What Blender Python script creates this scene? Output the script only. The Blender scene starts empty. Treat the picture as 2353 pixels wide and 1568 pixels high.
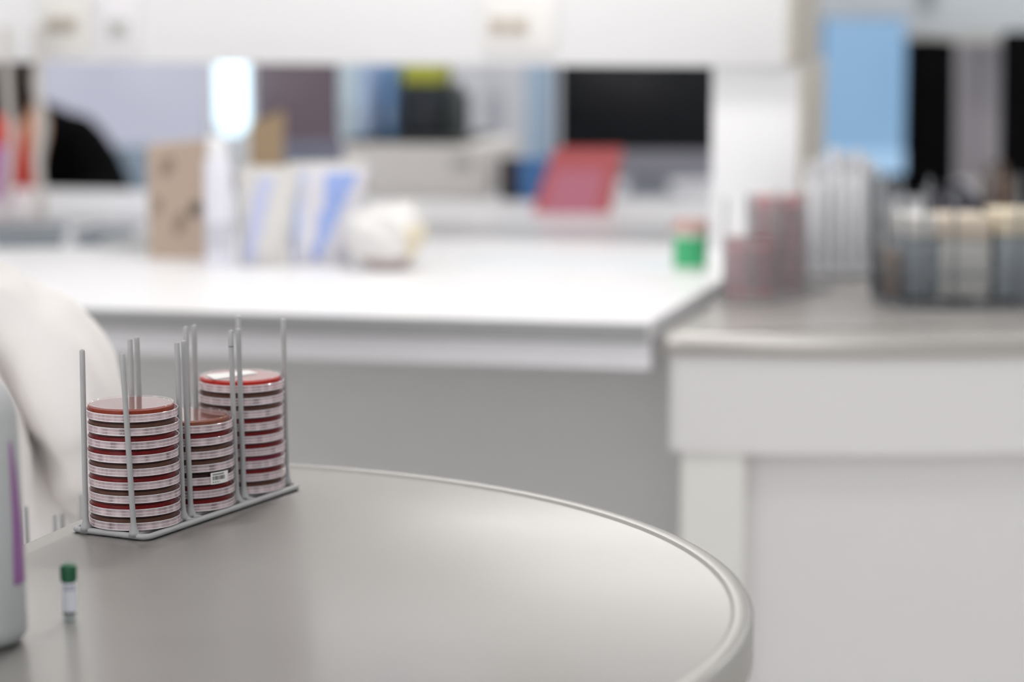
import bpy, bmesh, math, random
from mathutils import Vector, Matrix, noise
random.seed(7)
C = bpy.context.scene.collection
SC = bpy.context.scene
PI = math.pi

# ------------------------------------------------------------------ camera
W, H = 2353, 1568
FPX, PITCH, CZ = 5743.6, 0.14267, 1.434
cam_d = bpy.data.cameras.new('camera')
cam = bpy.data.objects.new('camera', cam_d); C.objects.link(cam)
cam.location = (0, 0, CZ); cam.rotation_euler = (PI/2 - PITCH, 0, 0)
cam_d.sensor_width = 36; cam_d.lens = FPX/W*36
cam_d.clip_start = .05; cam_d.clip_end = 60
cam_d.dof.use_dof = True; cam_d.dof.focus_distance = 2.43
cam_d.dof.aperture_fstop = 2.35
SC.camera = cam

def ray(px, py):
    x = (px - W/2)/FPX; v = (py - H/2)/FPX
    return Vector((x, math.cos(PITCH) - v*math.sin(PITCH), -math.sin(PITCH) - v*math.cos(PITCH)))
def atz(px, py, z):
    r = ray(px, py); return Vector((0, 0, CZ)) + r*((z-CZ)/r.z)
def aty(px, py, Y):
    r = ray(px, py); return Vector((0, 0, CZ)) + r*(Y/r.y)

# ------------------------------------------------------------------ materials
def lin(h):
    h = h.lstrip('#'); o = []
    for i in (0, 2, 4):
        c = int(h[i:i+2], 16)/255
        o.append(c/12.92 if c <= .04045 else ((c+.055)/1.055)**2.4)
    return (*o, 1)
MATS = {}
def mat(name, col, rough=.5, metal=0., coat=0., var=.04, scale=8., bump=0., spec=.5, zs=1.):
    if name in MATS: return MATS[name]
    m = bpy.data.materials.new(name); m.use_nodes = True
    nt = m.node_tree; b = nt.nodes['Principled BSDF']
    b.inputs['Roughness'].default_value = rough
    b.inputs['Metallic'].default_value = metal
    b.inputs['Coat Weight'].default_value = coat
    b.inputs['Specular IOR Level'].default_value = spec
    tc = nt.nodes.new('ShaderNodeTexCoord')
    ns = nt.nodes.new('ShaderNodeTexNoise'); ns.inputs['Scale'].default_value = scale
    ns.inputs['Detail'].default_value = 4
    if zs != 1:
        mp = nt.nodes.new('ShaderNodeMapping'); mp.inputs['Scale'].default_value = (1, 1, zs)
        nt.links.new(tc.outputs['Object'], mp.inputs['Vector']); nt.links.new(mp.outputs[0], ns.inputs['Vector'])
        ns.inputs['Distortion'].default_value = 1.
    else: nt.links.new(tc.outputs['Object'], ns.inputs['Vector'])
    mx = nt.nodes.new('ShaderNodeMixRGB'); mx.blend_type = 'MIX'
    c = lin(col)
    mx.inputs[1].default_value = (*[max(0, k*(1-var)) for k in c[:3]], 1)
    mx.inputs[2].default_value = (*[min(1, k*(1+var)) for k in c[:3]], 1)
    nt.links.new(ns.outputs['Fac'], mx.inputs[0])
    nt.links.new(mx.outputs[0], b.inputs['Base Color'])
    if bump:
        bp = nt.nodes.new('ShaderNodeBump'); bp.inputs['Strength'].default_value = bump
        bp.inputs['Distance'].default_value = .002
        nt.links.new(ns.outputs['Fac'], bp.inputs['Height'])
        nt.links.new(bp.outputs['Normal'], b.inputs['Normal'])
    MATS[name] = m; return m
def emis(name, col, strength, base='#101014'):
    if name in MATS: return MATS[name]
    m = mat(name, base, .25)
    b = m.node_tree.nodes['Principled BSDF']
    b.inputs['Emission Color'].default_value = lin(col)
    b.inputs['Emission Strength'].default_value = strength
    return m
def clear(name, tint, haze, haze_col='#f2eef4', rough=.06, gloss=1.0, streak=.2, back=.5, sscale=3.):
    """thin clear plastic: see-through, a little painted haze, with Fresnel gloss"""
    if name in MATS: return MATS[name]
    m = bpy.data.materials.new(name); m.use_nodes = True
    nt = m.node_tree; nt.nodes.clear()
    out = nt.nodes.new('ShaderNodeOutputMaterial')
    tr = nt.nodes.new('ShaderNodeBsdfTransparent'); tr.inputs[0].default_value = lin(tint)
    df = nt.nodes.new('ShaderNodeBsdfDiffuse'); df.inputs[0].default_value = lin(haze_col)
    tl = nt.nodes.new('ShaderNodeBsdfTranslucent'); tl.inputs[0].default_value = lin(haze_col)
    a = nt.nodes.new('ShaderNodeMixShader'); a.inputs[0].default_value = back
    nt.links.new(df.outputs[0], a.inputs[1]); nt.links.new(tl.outputs[0], a.inputs[2])
    tc = nt.nodes.new('ShaderNodeTexCoord')
    ns = nt.nodes.new('ShaderNodeTexNoise'); ns.inputs['Scale'].default_value = 90
    mp = nt.nodes.new('ShaderNodeMapping'); mp.inputs['Scale'].default_value = (sscale, sscale, .05*sscale)
    nt.links.new(tc.outputs['Object'], mp.inputs['Vector']); nt.links.new(mp.outputs[0], ns.inputs['Vector'])
    mr = nt.nodes.new('ShaderNodeMapRange')
    mr.inputs['From Min'].default_value = .3; mr.inputs['From Max'].default_value = .7
    mr.inputs['To Min'].default_value = haze*(1-streak); mr.inputs['To Max'].default_value = haze*(1+streak)
    nt.links.new(ns.outputs['Fac'], mr.inputs['Value'])
    b = nt.nodes.new('ShaderNodeMixShader')
    nt.links.new(mr.outputs[0], b.inputs[0])
    nt.links.new(tr.outputs[0], b.inputs[1]); nt.links.new(a.outputs[0], b.inputs[2])
    gl = nt.nodes.new('ShaderNodeBsdfGlossy'); gl.inputs['Roughness'].default_value = rough
    fr = nt.nodes.new('ShaderNodeFresnel'); fr.inputs['IOR'].default_value = 1.5
    mu = nt.nodes.new('ShaderNodeMath'); mu.operation = 'MULTIPLY'; mu.inputs[1].default_value = gloss
    ge = nt.nodes.new('ShaderNodeNewGeometry')
    sb = nt.nodes.new('ShaderNodeMath'); sb.operation = 'SUBTRACT'; sb.inputs[0].default_value = 1
    nt.links.new(ge.outputs['Backfacing'], sb.inputs[1])
    m2 = nt.nodes.new('ShaderNodeMath'); m2.operation = 'MULTIPLY'
    nt.links.new(fr.outputs[0], m2.inputs[0]); nt.links.new(sb.outputs[0], m2.inputs[1])
    nt.links.new(m2.outputs[0], mu.inputs[0])
    c = nt.nodes.new('ShaderNodeMixShader')
    nt.links.new(mu.outputs[0], c.inputs[0])
    nt.links.new(b.outputs[0], c.inputs[1]); nt.links.new(gl.outputs[0], c.inputs[2])
    nt.links.new(c.outputs[0], out.inputs[0])
    MATS[name] = m; return m
def steel(name, col, rough, dirang):
    m = mat(name, col, rough, 1.0, var=.0)
    nt = m.node_tree; b = nt.nodes['Principled BSDF']
    tc = nt.nodes.new('ShaderNodeTexCoord')
    mp = nt.nodes.new('ShaderNodeMapping'); mp.inputs['Rotation'].default_value = (0, 0, dirang)
    mp.inputs['Scale'].default_value = (10, 420, 10)
    nt.links.new(tc.outputs['Object'], mp.inputs['Vector'])
    n1 = nt.nodes.new('ShaderNodeTexNoise'); n1.inputs['Scale'].default_value = 1; n1.inputs['Detail'].default_value = 6
    nt.links.new(mp.outputs[0], n1.inputs['Vector'])
    n2 = nt.nodes.new('ShaderNodeTexNoise'); n2.inputs['Scale'].default_value = 3.5; n2.inputs['Detail'].default_value = 5
    mp2 = nt.nodes.new('ShaderNodeMapping'); mp2.inputs['Scale'].default_value = (1, 2.2, 1)
    nt.links.new(tc.outputs['Object'], mp2.inputs['Vector']); nt.links.new(mp2.outputs[0], n2.inputs['Vector'])
    mr = nt.nodes.new('ShaderNodeMapRange'); mr.inputs['To Min'].default_value = rough-.03; mr.inputs['To Max'].default_value = rough+.03
    nt.links.new(n2.outputs['Fac'], mr.inputs['Value']); nt.links.new(mr.outputs[0], b.inputs['Roughness'])
    b2 = nt.nodes.new('ShaderNodeBsdfAnisotropic'); b2.inputs['Roughness'].default_value = .62
    b2.inputs['Color'].default_value = lin(col)
    ms = nt.nodes.new('ShaderNodeMixShader'); ms.inputs[0].default_value = .5
    out = [n for n in nt.nodes if n.type == 'OUTPUT_MATERIAL'][0]
    nt.links.new(b.outputs[0], ms.inputs[1]); nt.links.new(b2.outputs[0], ms.inputs[2]); nt.links.new(ms.outputs[0], out.inputs[0])
    bp = nt.nodes.new('ShaderNodeBump'); bp.inputs['Strength'].default_value = .05; bp.inputs['Distance'].default_value = .0002
    nt.links.new(n1.outputs['Fac'], bp.inputs['Height']); nt.links.new(bp.outputs['Normal'], b.inputs['Normal'])
    return m

M_white = mat('white laminate', '#eeeef0', .35, var=.01)
M_fascia = mat('pale grey fascia', '#ececf1', .45, var=.01)
M_edge = mat('grey edge band', '#9a9b9d', .45, var=.01)
M_knee = mat('grey back panel', '#dcdcdc', .6, var=.01)
M_wall = mat('white wall paint', '#eceef0', .8, var=.01)
M_ceil = mat('white ceiling tile', '#f4f4f4', .9, var=.01)
M_floor = mat('grey vinyl floor', '#d2d0cc', .4, var=.05)
M_end_shade = mat('end laminate with beige shade', '#cfc9bf', .5, var=.01)  # dimmer light on the gantry's end faces, painted in as beige
M_warm = mat('warm white panel', '#e6e6e2', .45, var=.01)
M_cool = mat('cool white panel', '#e0dee0', .45, var=.01)
M_steel = steel('brushed stainless steel', '#b3b1ae', .24, .35)
M_rod = mat('grey coated wire', '#a6a6a7', .42, var=.03, scale=60, bump=.05)
M_rod2 = mat('dark grey coated wire', '#72767a', .45, var=.03)
M_rod3 = mat('pale grey coated wire', '#d0d0d4', .45, var=.03)
M_black = mat('black plastic', '#0b0b0d', .5, var=.02)
M_fabric = mat('black fabric', '#060608', .95, var=.1, scale=60, spec=.1)
M_alu = mat('satin aluminium', '#b4b9c2', .4, .6, var=.01)
M_coat = mat('white coat cotton', '#ebe7e5', .9, var=.015, scale=30, spec=.2)
M_skin = mat('skin', '#d9a88c', .55, var=.03)
M_hair = mat('dark brown hair', '#2a1a12', .6, var=.3, scale=50)

M_steel2 = steel('brushed steel of the desk', '#c2bfbc', .28, .1)
# ------------------------------------------------------------------ mesh helpers
def link(name, me, m, parent=None, smooth=False):
    o = bpy.data.objects.new(name, me); C.objects.link(o)
    for k in (m if isinstance(m, (list, tuple)) else [m]): me.materials.append(k)
    if smooth:
        for p in me.polygons: p.use_smooth = True
    if parent is not None: o.parent = parent
    return o
def from_bm(name, bm, m, parent=None, smooth=False, auto=None):
    bmesh.ops.recalc_face_normals(bm, faces=bm.faces[:])
    me = bpy.data.meshes.new(name); bm.to_mesh(me); bm.free()
    o = link(name, me, m, parent, smooth)
    if auto is not None:
        for p in me.polygons: p.use_smooth = True
        try: me.set_sharp_from_angle(angle=auto)
        except Exception: pass
    return o
def box(bm, c, s, bev=0., seg=2, rot=None):
    r = bmesh.ops.create_cube(bm, size=1)
    vs = r['verts']
    for v in vs:
        v.co = Vector((v.co.x*s[0], v.co.y*s[1], v.co.z*s[2]))
    if bev:
        es = list({e for v in vs for e in v.link_edges})
        g = bmesh.ops.bevel(bm, geom=es, offset=bev, segments=seg, affect='EDGES', profile=.6)
        vs = list({v for f in g['faces'] for v in f.verts} | {v for v in vs if v.is_valid})
        seen = set(vs); st = list(vs)
        while st:
            v = st.pop()
            for e in v.link_edges:
                w = e.other_vert(v)
                if w not in seen: seen.add(w); st.append(w)
        vs = list(seen)
    for v in vs:
        if rot is not None: v.co = rot @ v.co
        v.co += Vector(c)
    return vs
def box_obj(name, c, s, m, parent=None, bev=.003, rot=None):
    bm = bmesh.new(); box(bm, c, s, bev, rot=rot)
    return from_bm(name, bm, m, parent, auto=.6)
def lathe(bm, prof, n=48, c=(0, 0, 0), mats=None, closed=True):
    """revolve a profile of (r, z); closed profiles make a solid ring or a solid body"""
    rings = []
    for r, z in prof:
        if r < 1e-7: rings.append([bm.verts.new((c[0], c[1], c[2]+z))])
        else: rings.append([bm.verts.new((c[0]+r*math.cos(2*PI*i/n), c[1]+r*math.sin(2*PI*i/n), c[2]+z)) for i in range(n)])
    k = len(prof)
    for j in range(k if closed else k-1):
        a, b = rings[j], rings[(j+1) % k]
        for i in range(n):
            i2 = (i+1) % n
            if len(a) == 1 and len(b) == 1: continue
            if len(a) == 1: f = bm.faces.new((a[0], b[i], b[i2]))
            elif len(b) == 1: f = bm.faces.new((a[i], a[i2], b[0]))
            else: f = bm.faces.new((a[i], a[i2], b[i2], b[i]))
            if mats: f.material_index = mats[j]
def tube(bm, pts, r, n=12, closed=False, cap=True, round_end=False):
    pts = [Vector(p) for p in pts]
    rad = r if isinstance(r, (list, tuple)) else [r]*len(pts)
    if round_end and not closed:
        a, b = pts[-2], pts[-1]; d = (b-a).normalized()
        R = rad[-1]
        ext = [(b + d*R*.35, R*.88), (b + d*R*.62, R*.6), (b + d*R*.72, R*.2)]
        pts += [e[0] for e in ext]; rad = list(rad)+[e[1] for e in ext]
    k = len(pts); rings = []; up = None
    for i, p in enumerate(pts):
        if closed: t = (pts[(i+1) % k]-pts[i-1]).normalized()
        else: t = (pts[min(i+1, k-1)]-pts[max(i-1, 0)]).normalized()
        if up is None:
            up = Vector((0, 0, 1)) if abs(t.z) < .9 else Vector((1, 0, 0))
        x = t.cross(up)
        if x.length < 1e-6: x = t.orthogonal()
        x.normalize(); y = x.cross(t).normalized(); up = y
        rings.append([bm.verts.new(p + (x*math.cos(2*PI*j/n)+y*math.sin(2*PI*j/n))*rad[i]) for j in range(n)])
    for i in range(k if closed else k-1):
        a, b = rings[i], rings[(i+1) % k]
        for j in range(n): bm.faces.new((a[j], a[(j+1) % n], b[(j+1) % n], b[j]))
    if cap and not closed:
        bm.faces.new(rings[0]); bm.faces.new(rings[-1])
def poly_prism(bm, pts, z0, z1):
    a = [bm.verts.new((p[0], p[1], z0)) for p in pts]; b = [bm.verts.new((p[0], p[1], z1)) for p in pts]
    bm.faces.new(a); bm.faces.new(b)
    n = len(pts)
    for i in range(n): bm.faces.new((a[i], a[(i+1) % n], b[(i+1) % n], b[i]))
def tag(o, label=None, cat=None, group=None, kind=None):
    if label: o['label'] = label
    if cat: o['category'] = cat
    if group: o['group'] = group
    if kind: o['kind'] = kind
    return o
def empty(name, loc, label, cat, rz=0., group=None):
    o = bpy.data.objects.new(name, None); C.objects.link(o)
    o.empty_display_size = .05
    o.location = loc; o.rotation_euler = (0, 0, rz)
    return tag(o, label, cat, group)
def kids(o): return [c for c in list(bpy.data.objects) if c.parent == o]
def dup(root, loc, rz=None, label=None, group=None):
    r = root.copy(); C.objects.link(r); r.location = loc
    if rz is not None: r.rotation_euler = (0, 0, rz)
    if label: r['label'] = label
    if group: r['group'] = group
    for ch in kids(root):
        c = ch.copy(); C.objects.link(c); c.parent = r
        for g in kids(ch):
            d = g.copy(); C.objects.link(d); d.parent = c
    return r
def structure(o): o['kind'] = 'structure'; return o

# ------------------------------------------------------------------ room
structure(box_obj('floor', (0, 4, -.05), (8, 14, .1), M_floor, bev=0))
structure(box_obj('ceiling', (0, 4, 2.95), (8, 14, .1), M_ceil, bev=0))
structure(box_obj('wall_back', (0, 10.05, 1.45), (8, .1, 2.9), M_wall, bev=0))
structure(box_obj('wall_left', (-4.05, 4.5, 1.45), (.1, 11, 2.9), M_wall, bev=0))
structure(box_obj('wall_light_block', (2.4, -3.05, 1.45), (3.2, .1, 2.9), M_wall, bev=0))  # unseen half wall, added to block world light from behind right
structure(box_obj('wall_right', (4.05, 3.5, 1.45), (.1, 13, 2.9), M_wall, bev=0))

# ------------------------------------------------------------------ steel table in front
TZ = .900
def offset_loop(P, d):
    n = len(P); out = []
    for i in range(n):
        a, b, c = Vector(P[i-1]), Vector(P[i]), Vector(P[(i+1) % n])
        t = (c-a).normalized(); nn = Vector((-t.y, t.x))
        out.append((b + nn*d)[:])
    return out
def round_corners(P, rad, n=8):
    """P: list of (x, y, r) corners counter-clockwise; r = corner radius"""
    out = []
    k = len(P)
    for i in range(k):
        p = Vector(P[i][:2]); r = P[i][2]
        if r <= 0: out.append(p[:]); continue
        a = (Vector(P[i-1][:2])-p); b = (Vector(P[(i+1) % k][:2])-p)
        l = min(r, a.length*.45, b.length*.45)
        s, e = p + a.normalized()*l, p + b.normalized()*l
        for j in range(n+1):
            t = j/n
            out.append(((1-t)**2*s + 2*t*(1-t)*p + t*t*e)[:])
    return out
def steel_top(name, P, z, parent, m, edge=.042, flat=lambda x, y: False):
    """folded sheet top: a flat field, a slightly raised rounded rim, a turned-down edge"""
    bm = bmesh.new()
    prof = [(.020, 0), (.0185, .0008), (.0165, .0024), (.015, .0028), (.005, .0028), (.0018, .0018), (0, -.001), (0, -edge+.004), (.003, -edge), (.02, -edge)]
    loops = []
    for d, dz in prof:
        loops.append([bm.verts.new((x, y, z+(0 if dz > 0 and flat(*q) else dz))) for (x, y), q in zip(offset_loop(P, d), P)])
    n = len(P)
    bm.faces.new(loops[0])
    for a, b in zip(loops, loops[1:]):
        for i in range(n): bm.faces.new((a[i], a[(i+1) % n], b[(i+1) % n], b[i]))
    bm.faces.new(list(reversed(loops[-1])))
    return from_bm(name, bm, m, parent, auto=.7)

cx, cy, R = -.4235, 2.1357, .6324
left_dir = Vector((.30, .954))
L0 = Vector((-.467, 2.352))
def left_at(y): return L0.x + (y-L0.y)*.315
# corner where the arc meets the left edge
cor = None
for i in range(600):
    a = math.radians(120 - i*.1)
    p = (cx+R*math.cos(a), cy+R*math.sin(a))
    if p[0] >= left_at(p[1]): cor = a; break
arc = [(cx+R*math.cos(t), cy+R*math.sin(t)) for t in [-1.25 + (cor+1.25)*i/72 for i in range(73)]]
P = arc[:-1]
cpt = Vector(arc[-1])
tA = (Vector(arc[-4])-cpt).normalized()*.03
s_ = cpt + tA; e_ = Vector((left_at(cpt.y-.03), cpt.y-.03))
P = [p for p in P if (Vector(p)-cpt).length > .03]
for j in range(7):
    t = j/6; P.append(((1-t)**2*s_ + 2*t*(1-t)*cpt + t*t*e_)[:])
for y in [2.6, 2.45, 2.3, 2.15, 2.0, 1.85, 1.7, 1.6]:
    P.append((left_at(y) - .04*max(0, 2.2-y)**2, y))
P.append((-.68, 1.47)); P.append((-.60, 1.44))
tb = empty('steel_table', (0, 0, 0), 'round-ended stainless steel table in front, carrying the petri dish rack', 'table')
steel_top('table_top', P, TZ, tb, M_steel, flat=lambda x, y: x < left_at(y)+.002)
bm = bmesh.new(); poly_prism(bm, offset_loop(P, .13), .08, TZ-.042)
from_bm('pedestal', bm, M_cool, tb, auto=.5)
bm = bmesh.new(); poly_prism(bm, offset_loop(P, .17), 0, .08)
from_bm('plinth', bm, M_edge, tb, auto=.5)

# ------------------------------------------------------------------ wire rack
RA, RB, PIT, RH = .0286, .0418, .0973, .180     # half widths of a bay, pitch of the bays, rod height
RW, RR = .0031, .00272
ROD = [(-PIT-RB, -RA), (-PIT-RB, RA), (-PIT+RB, -RA), (-PIT+RB, RA), (-RB, -RA), (-RB, RA), (RB, -RA), (RB, RA),
       (PIT-RB, -RA), (PIT-RB, RA), (PIT+RB, -RA), (PIT+RB, RA)]
def make_rack(name, label, m, lean=None, h=RH):
    """local y runs along the row of bays, local x across"""
    root = empty(name, (0, 0, 0), label, 'rack')
    bm = bmesh.new()
    hw, hl = .0435, PIT+RB+.0005
    loop = []
    for sx, sy, a0 in ((1, 1, 0), (-1, 1, 90), (-1, -1, 180), (1, -1, 270)):
        for k in range(5):
            a = math.radians(a0 + k*22.5)
            loop.append((sx*(hw-.008)+.008*math.cos(a), sy*(hl-.008)+.008*math.sin(a), RW))
    tube(bm, loop, RW, 12, closed=True)
    for x in (-RA, RA): tube(bm, [(x, -hl, RW), (x, hl, RW)], RW*.9, 10)
    for s in (-PIT+RB, -RB, RB, PIT-RB):
        tube(bm, [(-hw, s, RW), (hw, s, RW)], RW*.9, 10)
    from_bm('base_frame', bm, m, root, smooth=True)
    for i, (s, t) in enumerate(ROD):
        lx, ly = (lean or {}).get(i, (0, 0))
        bm = bmesh.new()
        pts = [(t + lx*q, s + ly*q, RW + (h-RW)*q) for q in (0, .02, .045, .08, .3, .5, .7, .9, 1)]
        tube(bm, pts, [RR*2.1, RR*1.9, RR*1.3, RR, RR, RR, RR, RR, RR], 14, round_end=True)
        from_bm('rod', bm, m, root, smooth=True)
    return root
YAW = .4680
rack_c = Vector((-.328, 2.5024, TZ+.0005))
lean = {i: (-.0025+random.uniform(-.0015, .0015), random.uniform(-.002, .002)) for i in range(12)}
lean[0] = (.0008, 0); lean[1] = (-.0072, -.003); lean[10] = (-.001, 0); lean[9] = (-.004, 0)
rack = make_rack('wire_rack', 'grey coated wire rack holding three stacks of red petri dishes on the front steel table', M_rod, lean)
rack.location = rack_c; rack.rotation_euler = (0, 0, -YAW)
rod_marked = [o for o in kids(rack) if o.name.startswith('rod')]
rod_marked.sort(key=lambda o: o.name)
bm = bmesh.new()
q = (RH-.0155)/RH
t_, s_m = ROD[7][1]+lean[7][0]*q, ROD[7][0]+lean[7][1]*q
lathe(bm, [(RR*.9, 0), (RR*1.03, 0), (RR*1.03, .0008), (RR*.9, .0008)], 16, (t_, s_m, RH-.0155))
pm = from_bm('pen_mark', bm, mat('blue black ink', '#2a3644', .5), rod_marked[7], smooth=True); pm['label'] = 'dark ink line round the rod'
def rack_world(rc, yaw, s, t, z=0.):
    return Vector((rc.x + s*math.sin(yaw) + t*math.cos(yaw), rc.y + s*math.cos(yaw) - t*math.sin(yaw), rc.z+z))

# ------------------------------------------------------------------ petri dishes (upside down: lid below, base with its agar above)
DP = .01332
M_lid = clear('clear polystyrene lid', '#fbf1f4', .45, '#f8e6ea', .05, .9, .6, .15, 1.1)  # pinkish haze paints light reflected inside the clear wall
M_rim = clear('highlit polystyrene rim', '#ffffff', .9, '#fffcff', .03, 1.3, .05, .15)  # extra white paints the highlight that the clear edge catches
M_base = clear('clear polystyrene base', '#fefdfd', .006, '#f4ecec', .05, .10, .8)
M_ringm = clear('polystyrene stacking ring', '#fdf6f5', .03, '#f4e6e4', .04, 1.35)
AG = {  # stretched noise paints vertical reflection streaks into the agar colours
    'dark red': mat('dark red agar', '#6c0d11', .3, var=.38, scale=75, zs=.08),
    'brown': mat('brown agar', '#573a30', .35, var=.38, scale=75, zs=.08),
    'orange red': mat('orange red agar', '#84301b', .3, var=.38, scale=75, zs=.08),
    'bright red': mat('bright red agar', '#b0261c', .3, var=.38, scale=75, zs=.08),
    'light brown': mat('light brown agar', '#84503f', .3, var=.38, scale=75, zs=.08),
    'purple red': mat('purple red agar', '#741830', .3, var=.38, scale=75, zs=.08),
    'black brown': mat('black brown agar', '#2e1818', .3, var=.38, scale=75, zs=.08),
}
for k_ in AG.values(): k_.node_tree.nodes['Principled BSDF'].inputs['Specular IOR Level'].default_value = .15
def dish_meshes():
    bm = bmesh.new()
    prof = [(0, 0), (.0436, 0), (.0449, .0007), (.0450, .0016), (.0447, .0026), (.0447, .0040), (.0448, .0041), (.0448, .0044), (.0447, .0045), (.0447, .0071), (.0449, .0074), (.0450, .0079), (.0446, .0081), (.0440, .0079),
            (.0440, .0014), (0, .0010)]
    mi = [0, 0, 1, 0, 0, 1, 1, 1, 0, 1, 1, 1, 0, 0, 0]
    lathe(bm, prof, 72, mats=mi, closed=False)
    # stacking vents on the lid wall
    for a in (.4, 2.5, 4.6):
        box(bm, (.0443*math.cos(a), .0443*math.sin(a), .0035), (.0012, .0006, .0034), rot=Matrix.Rotation(a, 3, 'Z'))
    bmesh.ops.recalc_face_normals(bm, faces=bm.faces[:])
    lid = bpy.data.meshes.new('lid'); bm.to_mesh(lid); bm.free()
    for k in (M_lid, M_rim): lid.materials.append(k)
    bm = bmesh.new()
    prof = [(0, .0125), (.0393, .0125), (.0398, .0132), (.0420, .0132), (.0426, .0126), (.0428, .0118), (.0428, .0018), (.0421, .0018), (.0421, .01125), (0, .01125)]
    mi = [1, 1, 1, 1, 0, 0, 0, 0, 0]
    lathe(bm, prof, 72, mats=mi, closed=False)
    bmesh.ops.recalc_face_normals(bm, faces=bm.faces[:])
    base = bpy.data.meshes.new('base'); bm.to_mesh(base); bm.free()
    for k in (M_base, M_ringm): base.materials.append(k)
    ag = {}
    for k, m in AG.items():
        bm = bmesh.new()
        lathe(bm, [(0, .0111), (.0416, .0111), (.0419, .0108), (.0419, .0066), (.0408, .0070), (.036, .0072), (0, .0072)], 72, closed=False)
        bmesh.ops.recalc_face_normals(bm, faces=bm.faces[:])
        me = bpy.data.meshes.new('agar'); bm.to_mesh(me); bm.free(); me.materials.append(m); ag[k] = me
    for me in [lid, base, *ag.values()]:
        for p in me.polygons: p.use_smooth = True
        me.set_sharp_from_angle(angle=.6)
    return lid, base, ag
LID, BASE, AGM = dish_meshes()
def dish(loc, colour, label, group, rz):
    r = empty('petri_dish', loc, label, 'petri dish', rz, group)
    for nm, me in (('lid', LID), ('base', BASE), ('agar', AGM[colour])):
        o = bpy.data.objects.new(nm, me); C.objects.link(o); o.parent = r
        if nm != 'lid': o.location = Matrix.Rotation(-rz, 3, 'Z') @ Vector((-.0012, .0002, 0))
        if nm == 'agar': o['label'] = colour + ' agar layer'
    return r
ORD = ['topmost', 'second', 'third', 'fourth', 'fifth', 'sixth', 'seventh', 'eighth', 'ninth', 'tenth', 'eleventh', 'twelfth', 'thirteenth']
def ordinal(i, n):
    return 'lowest' if i == n-1 else ('topmost' if i == 0 else ORD[i] + ' from top')
def stack(rc, yaw, s, cols, words, group, jit=.0006, drift=(0, 0)):
    out = []; n = len(cols)
    for i, c in enumerate(cols):
        k = n-1-i
        w = rack_world(rc, yaw, s, 0, RW*2 + .0003 + k*DP)
        w.x += random.uniform(-jit, jit) + drift[0]*k; w.y += random.uniform(-jit, jit) + drift[1]*k
        out.append(dish(w, c, f'{c} petri dish, {ordinal(i, n)} in {words}', group, random.uniform(0, 6.28)))
    return out
S1 = stack(rack_c, YAW, -PIT, ['orange red', 'brown', 'dark red', 'dark red', 'brown', 'dark red', 'brown', 'dark red', 'brown'],
           "the front rack's nearest stack", 'petri dishes in the nearest stack')
S2 = stack(rack_c, YAW, 0, ['light brown', 'dark red', 'brown', 'brown', 'black brown', 'dark red', 'dark red'],
           "the front rack's short middle stack", 'petri dishes in the short middle stack')
S3 = stack(rack_c, YAW, PIT, ['bright red', 'brown', 'brown', 'dark red', 'dark red', 'dark red', 'purple red', 'dark red', 'brown'],
           "the front rack's farthest stack", 'petri dishes in the farthest stack')

# barcode sticker wrapped round the wall of the fifth dish of the middle stack
M_paper = mat('white label paper', '#f1efec', .7, var=.01)
M_ink = mat('black print', '#30343a', .7)
bd = S2[4]; bd.rotation_euler = (0, 0, 0)
for k_ in kids(bd):
    if not k_.name.startswith('lid'): k_.location = (-.0012, .0002, 0)
bd['label'] = 'petri dish with white barcode sticker on its wall in the short middle stack'
def wrap_patch(bm, a0, a1, z0, z1, r, n=12, tilt=0., thick=.00012):
    lo, hi, lo2, hi2 = [], [], [], []
    for i in range(n+1):
        a = a0 + (a1-a0)*i/n; dz = tilt*(i/n-.5)
        c, s = math.cos(a), math.sin(a)
        lo.append(bm.verts.new((r*c, r*s, z0+dz))); hi.append(bm.verts.new((r*c, r*s, z1+dz)))
        lo2.append(bm.verts.new(((r-thick)*c, (r-thick)*s, z0+dz))); hi2.append(bm.verts.new(((r-thick)*c, (r-thick)*s, z1+dz)))
    for i in range(n):
        bm.faces.new((lo[i], lo[i+1], hi[i+1], hi[i])); bm.faces.new((lo2[i+1], lo2[i], hi2[i], hi2[i+1]))
        bm.faces.new((hi[i], hi[i+1], hi2[i+1], hi2[i])); bm.faces.new((lo[i+1], lo[i], lo2[i], lo2[i+1]))
    bm.faces.new((lo[0], hi[0], hi2[0], lo2[0])); bm.faces.new((lo[n], lo2[n], hi2[n], hi[n]))
RL = .0456
view = math.atan2(-bd.location.y, -bd.location.x)          # direction of the viewer's side of the dish
A0, A1 = view + .46, view + .97
bm = bmesh.new(); wrap_patch(bm, A0, A1, .0004, .0123, RL, 14)
stk = from_bm('barcode_sticker', bm, M_paper, bd, smooth=False); stk['label'] = 'white sticker with a printed barcode'
bm = bmesh.new()
rng = random.Random(3); a = A0 + .04
while a < A1-.12:
    wbar = rng.choice((.0045, .007, .011)); wrap_patch(bm, a, a+wbar, .0045, .0085, RL+.00012, 1); a += wbar + rng.choice((.006, .009, .013))
from_bm('barcode', bm, M_ink, stk)
bm = bmesh.new()
a = A0 + .05
while a < A1-.14:
    wrap_patch(bm, a, a+.011, .0095, .0110, RL+.00012, 1); a += .019
a = A0 + .05
while a < A0+.25:
    wrap_patch(bm, a, a+.011, .0018, .0031, RL+.00012, 1); a += .02 if rng.random() < .75 else .04
from_bm('printed_digits', bm, M_ink, stk)
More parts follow.
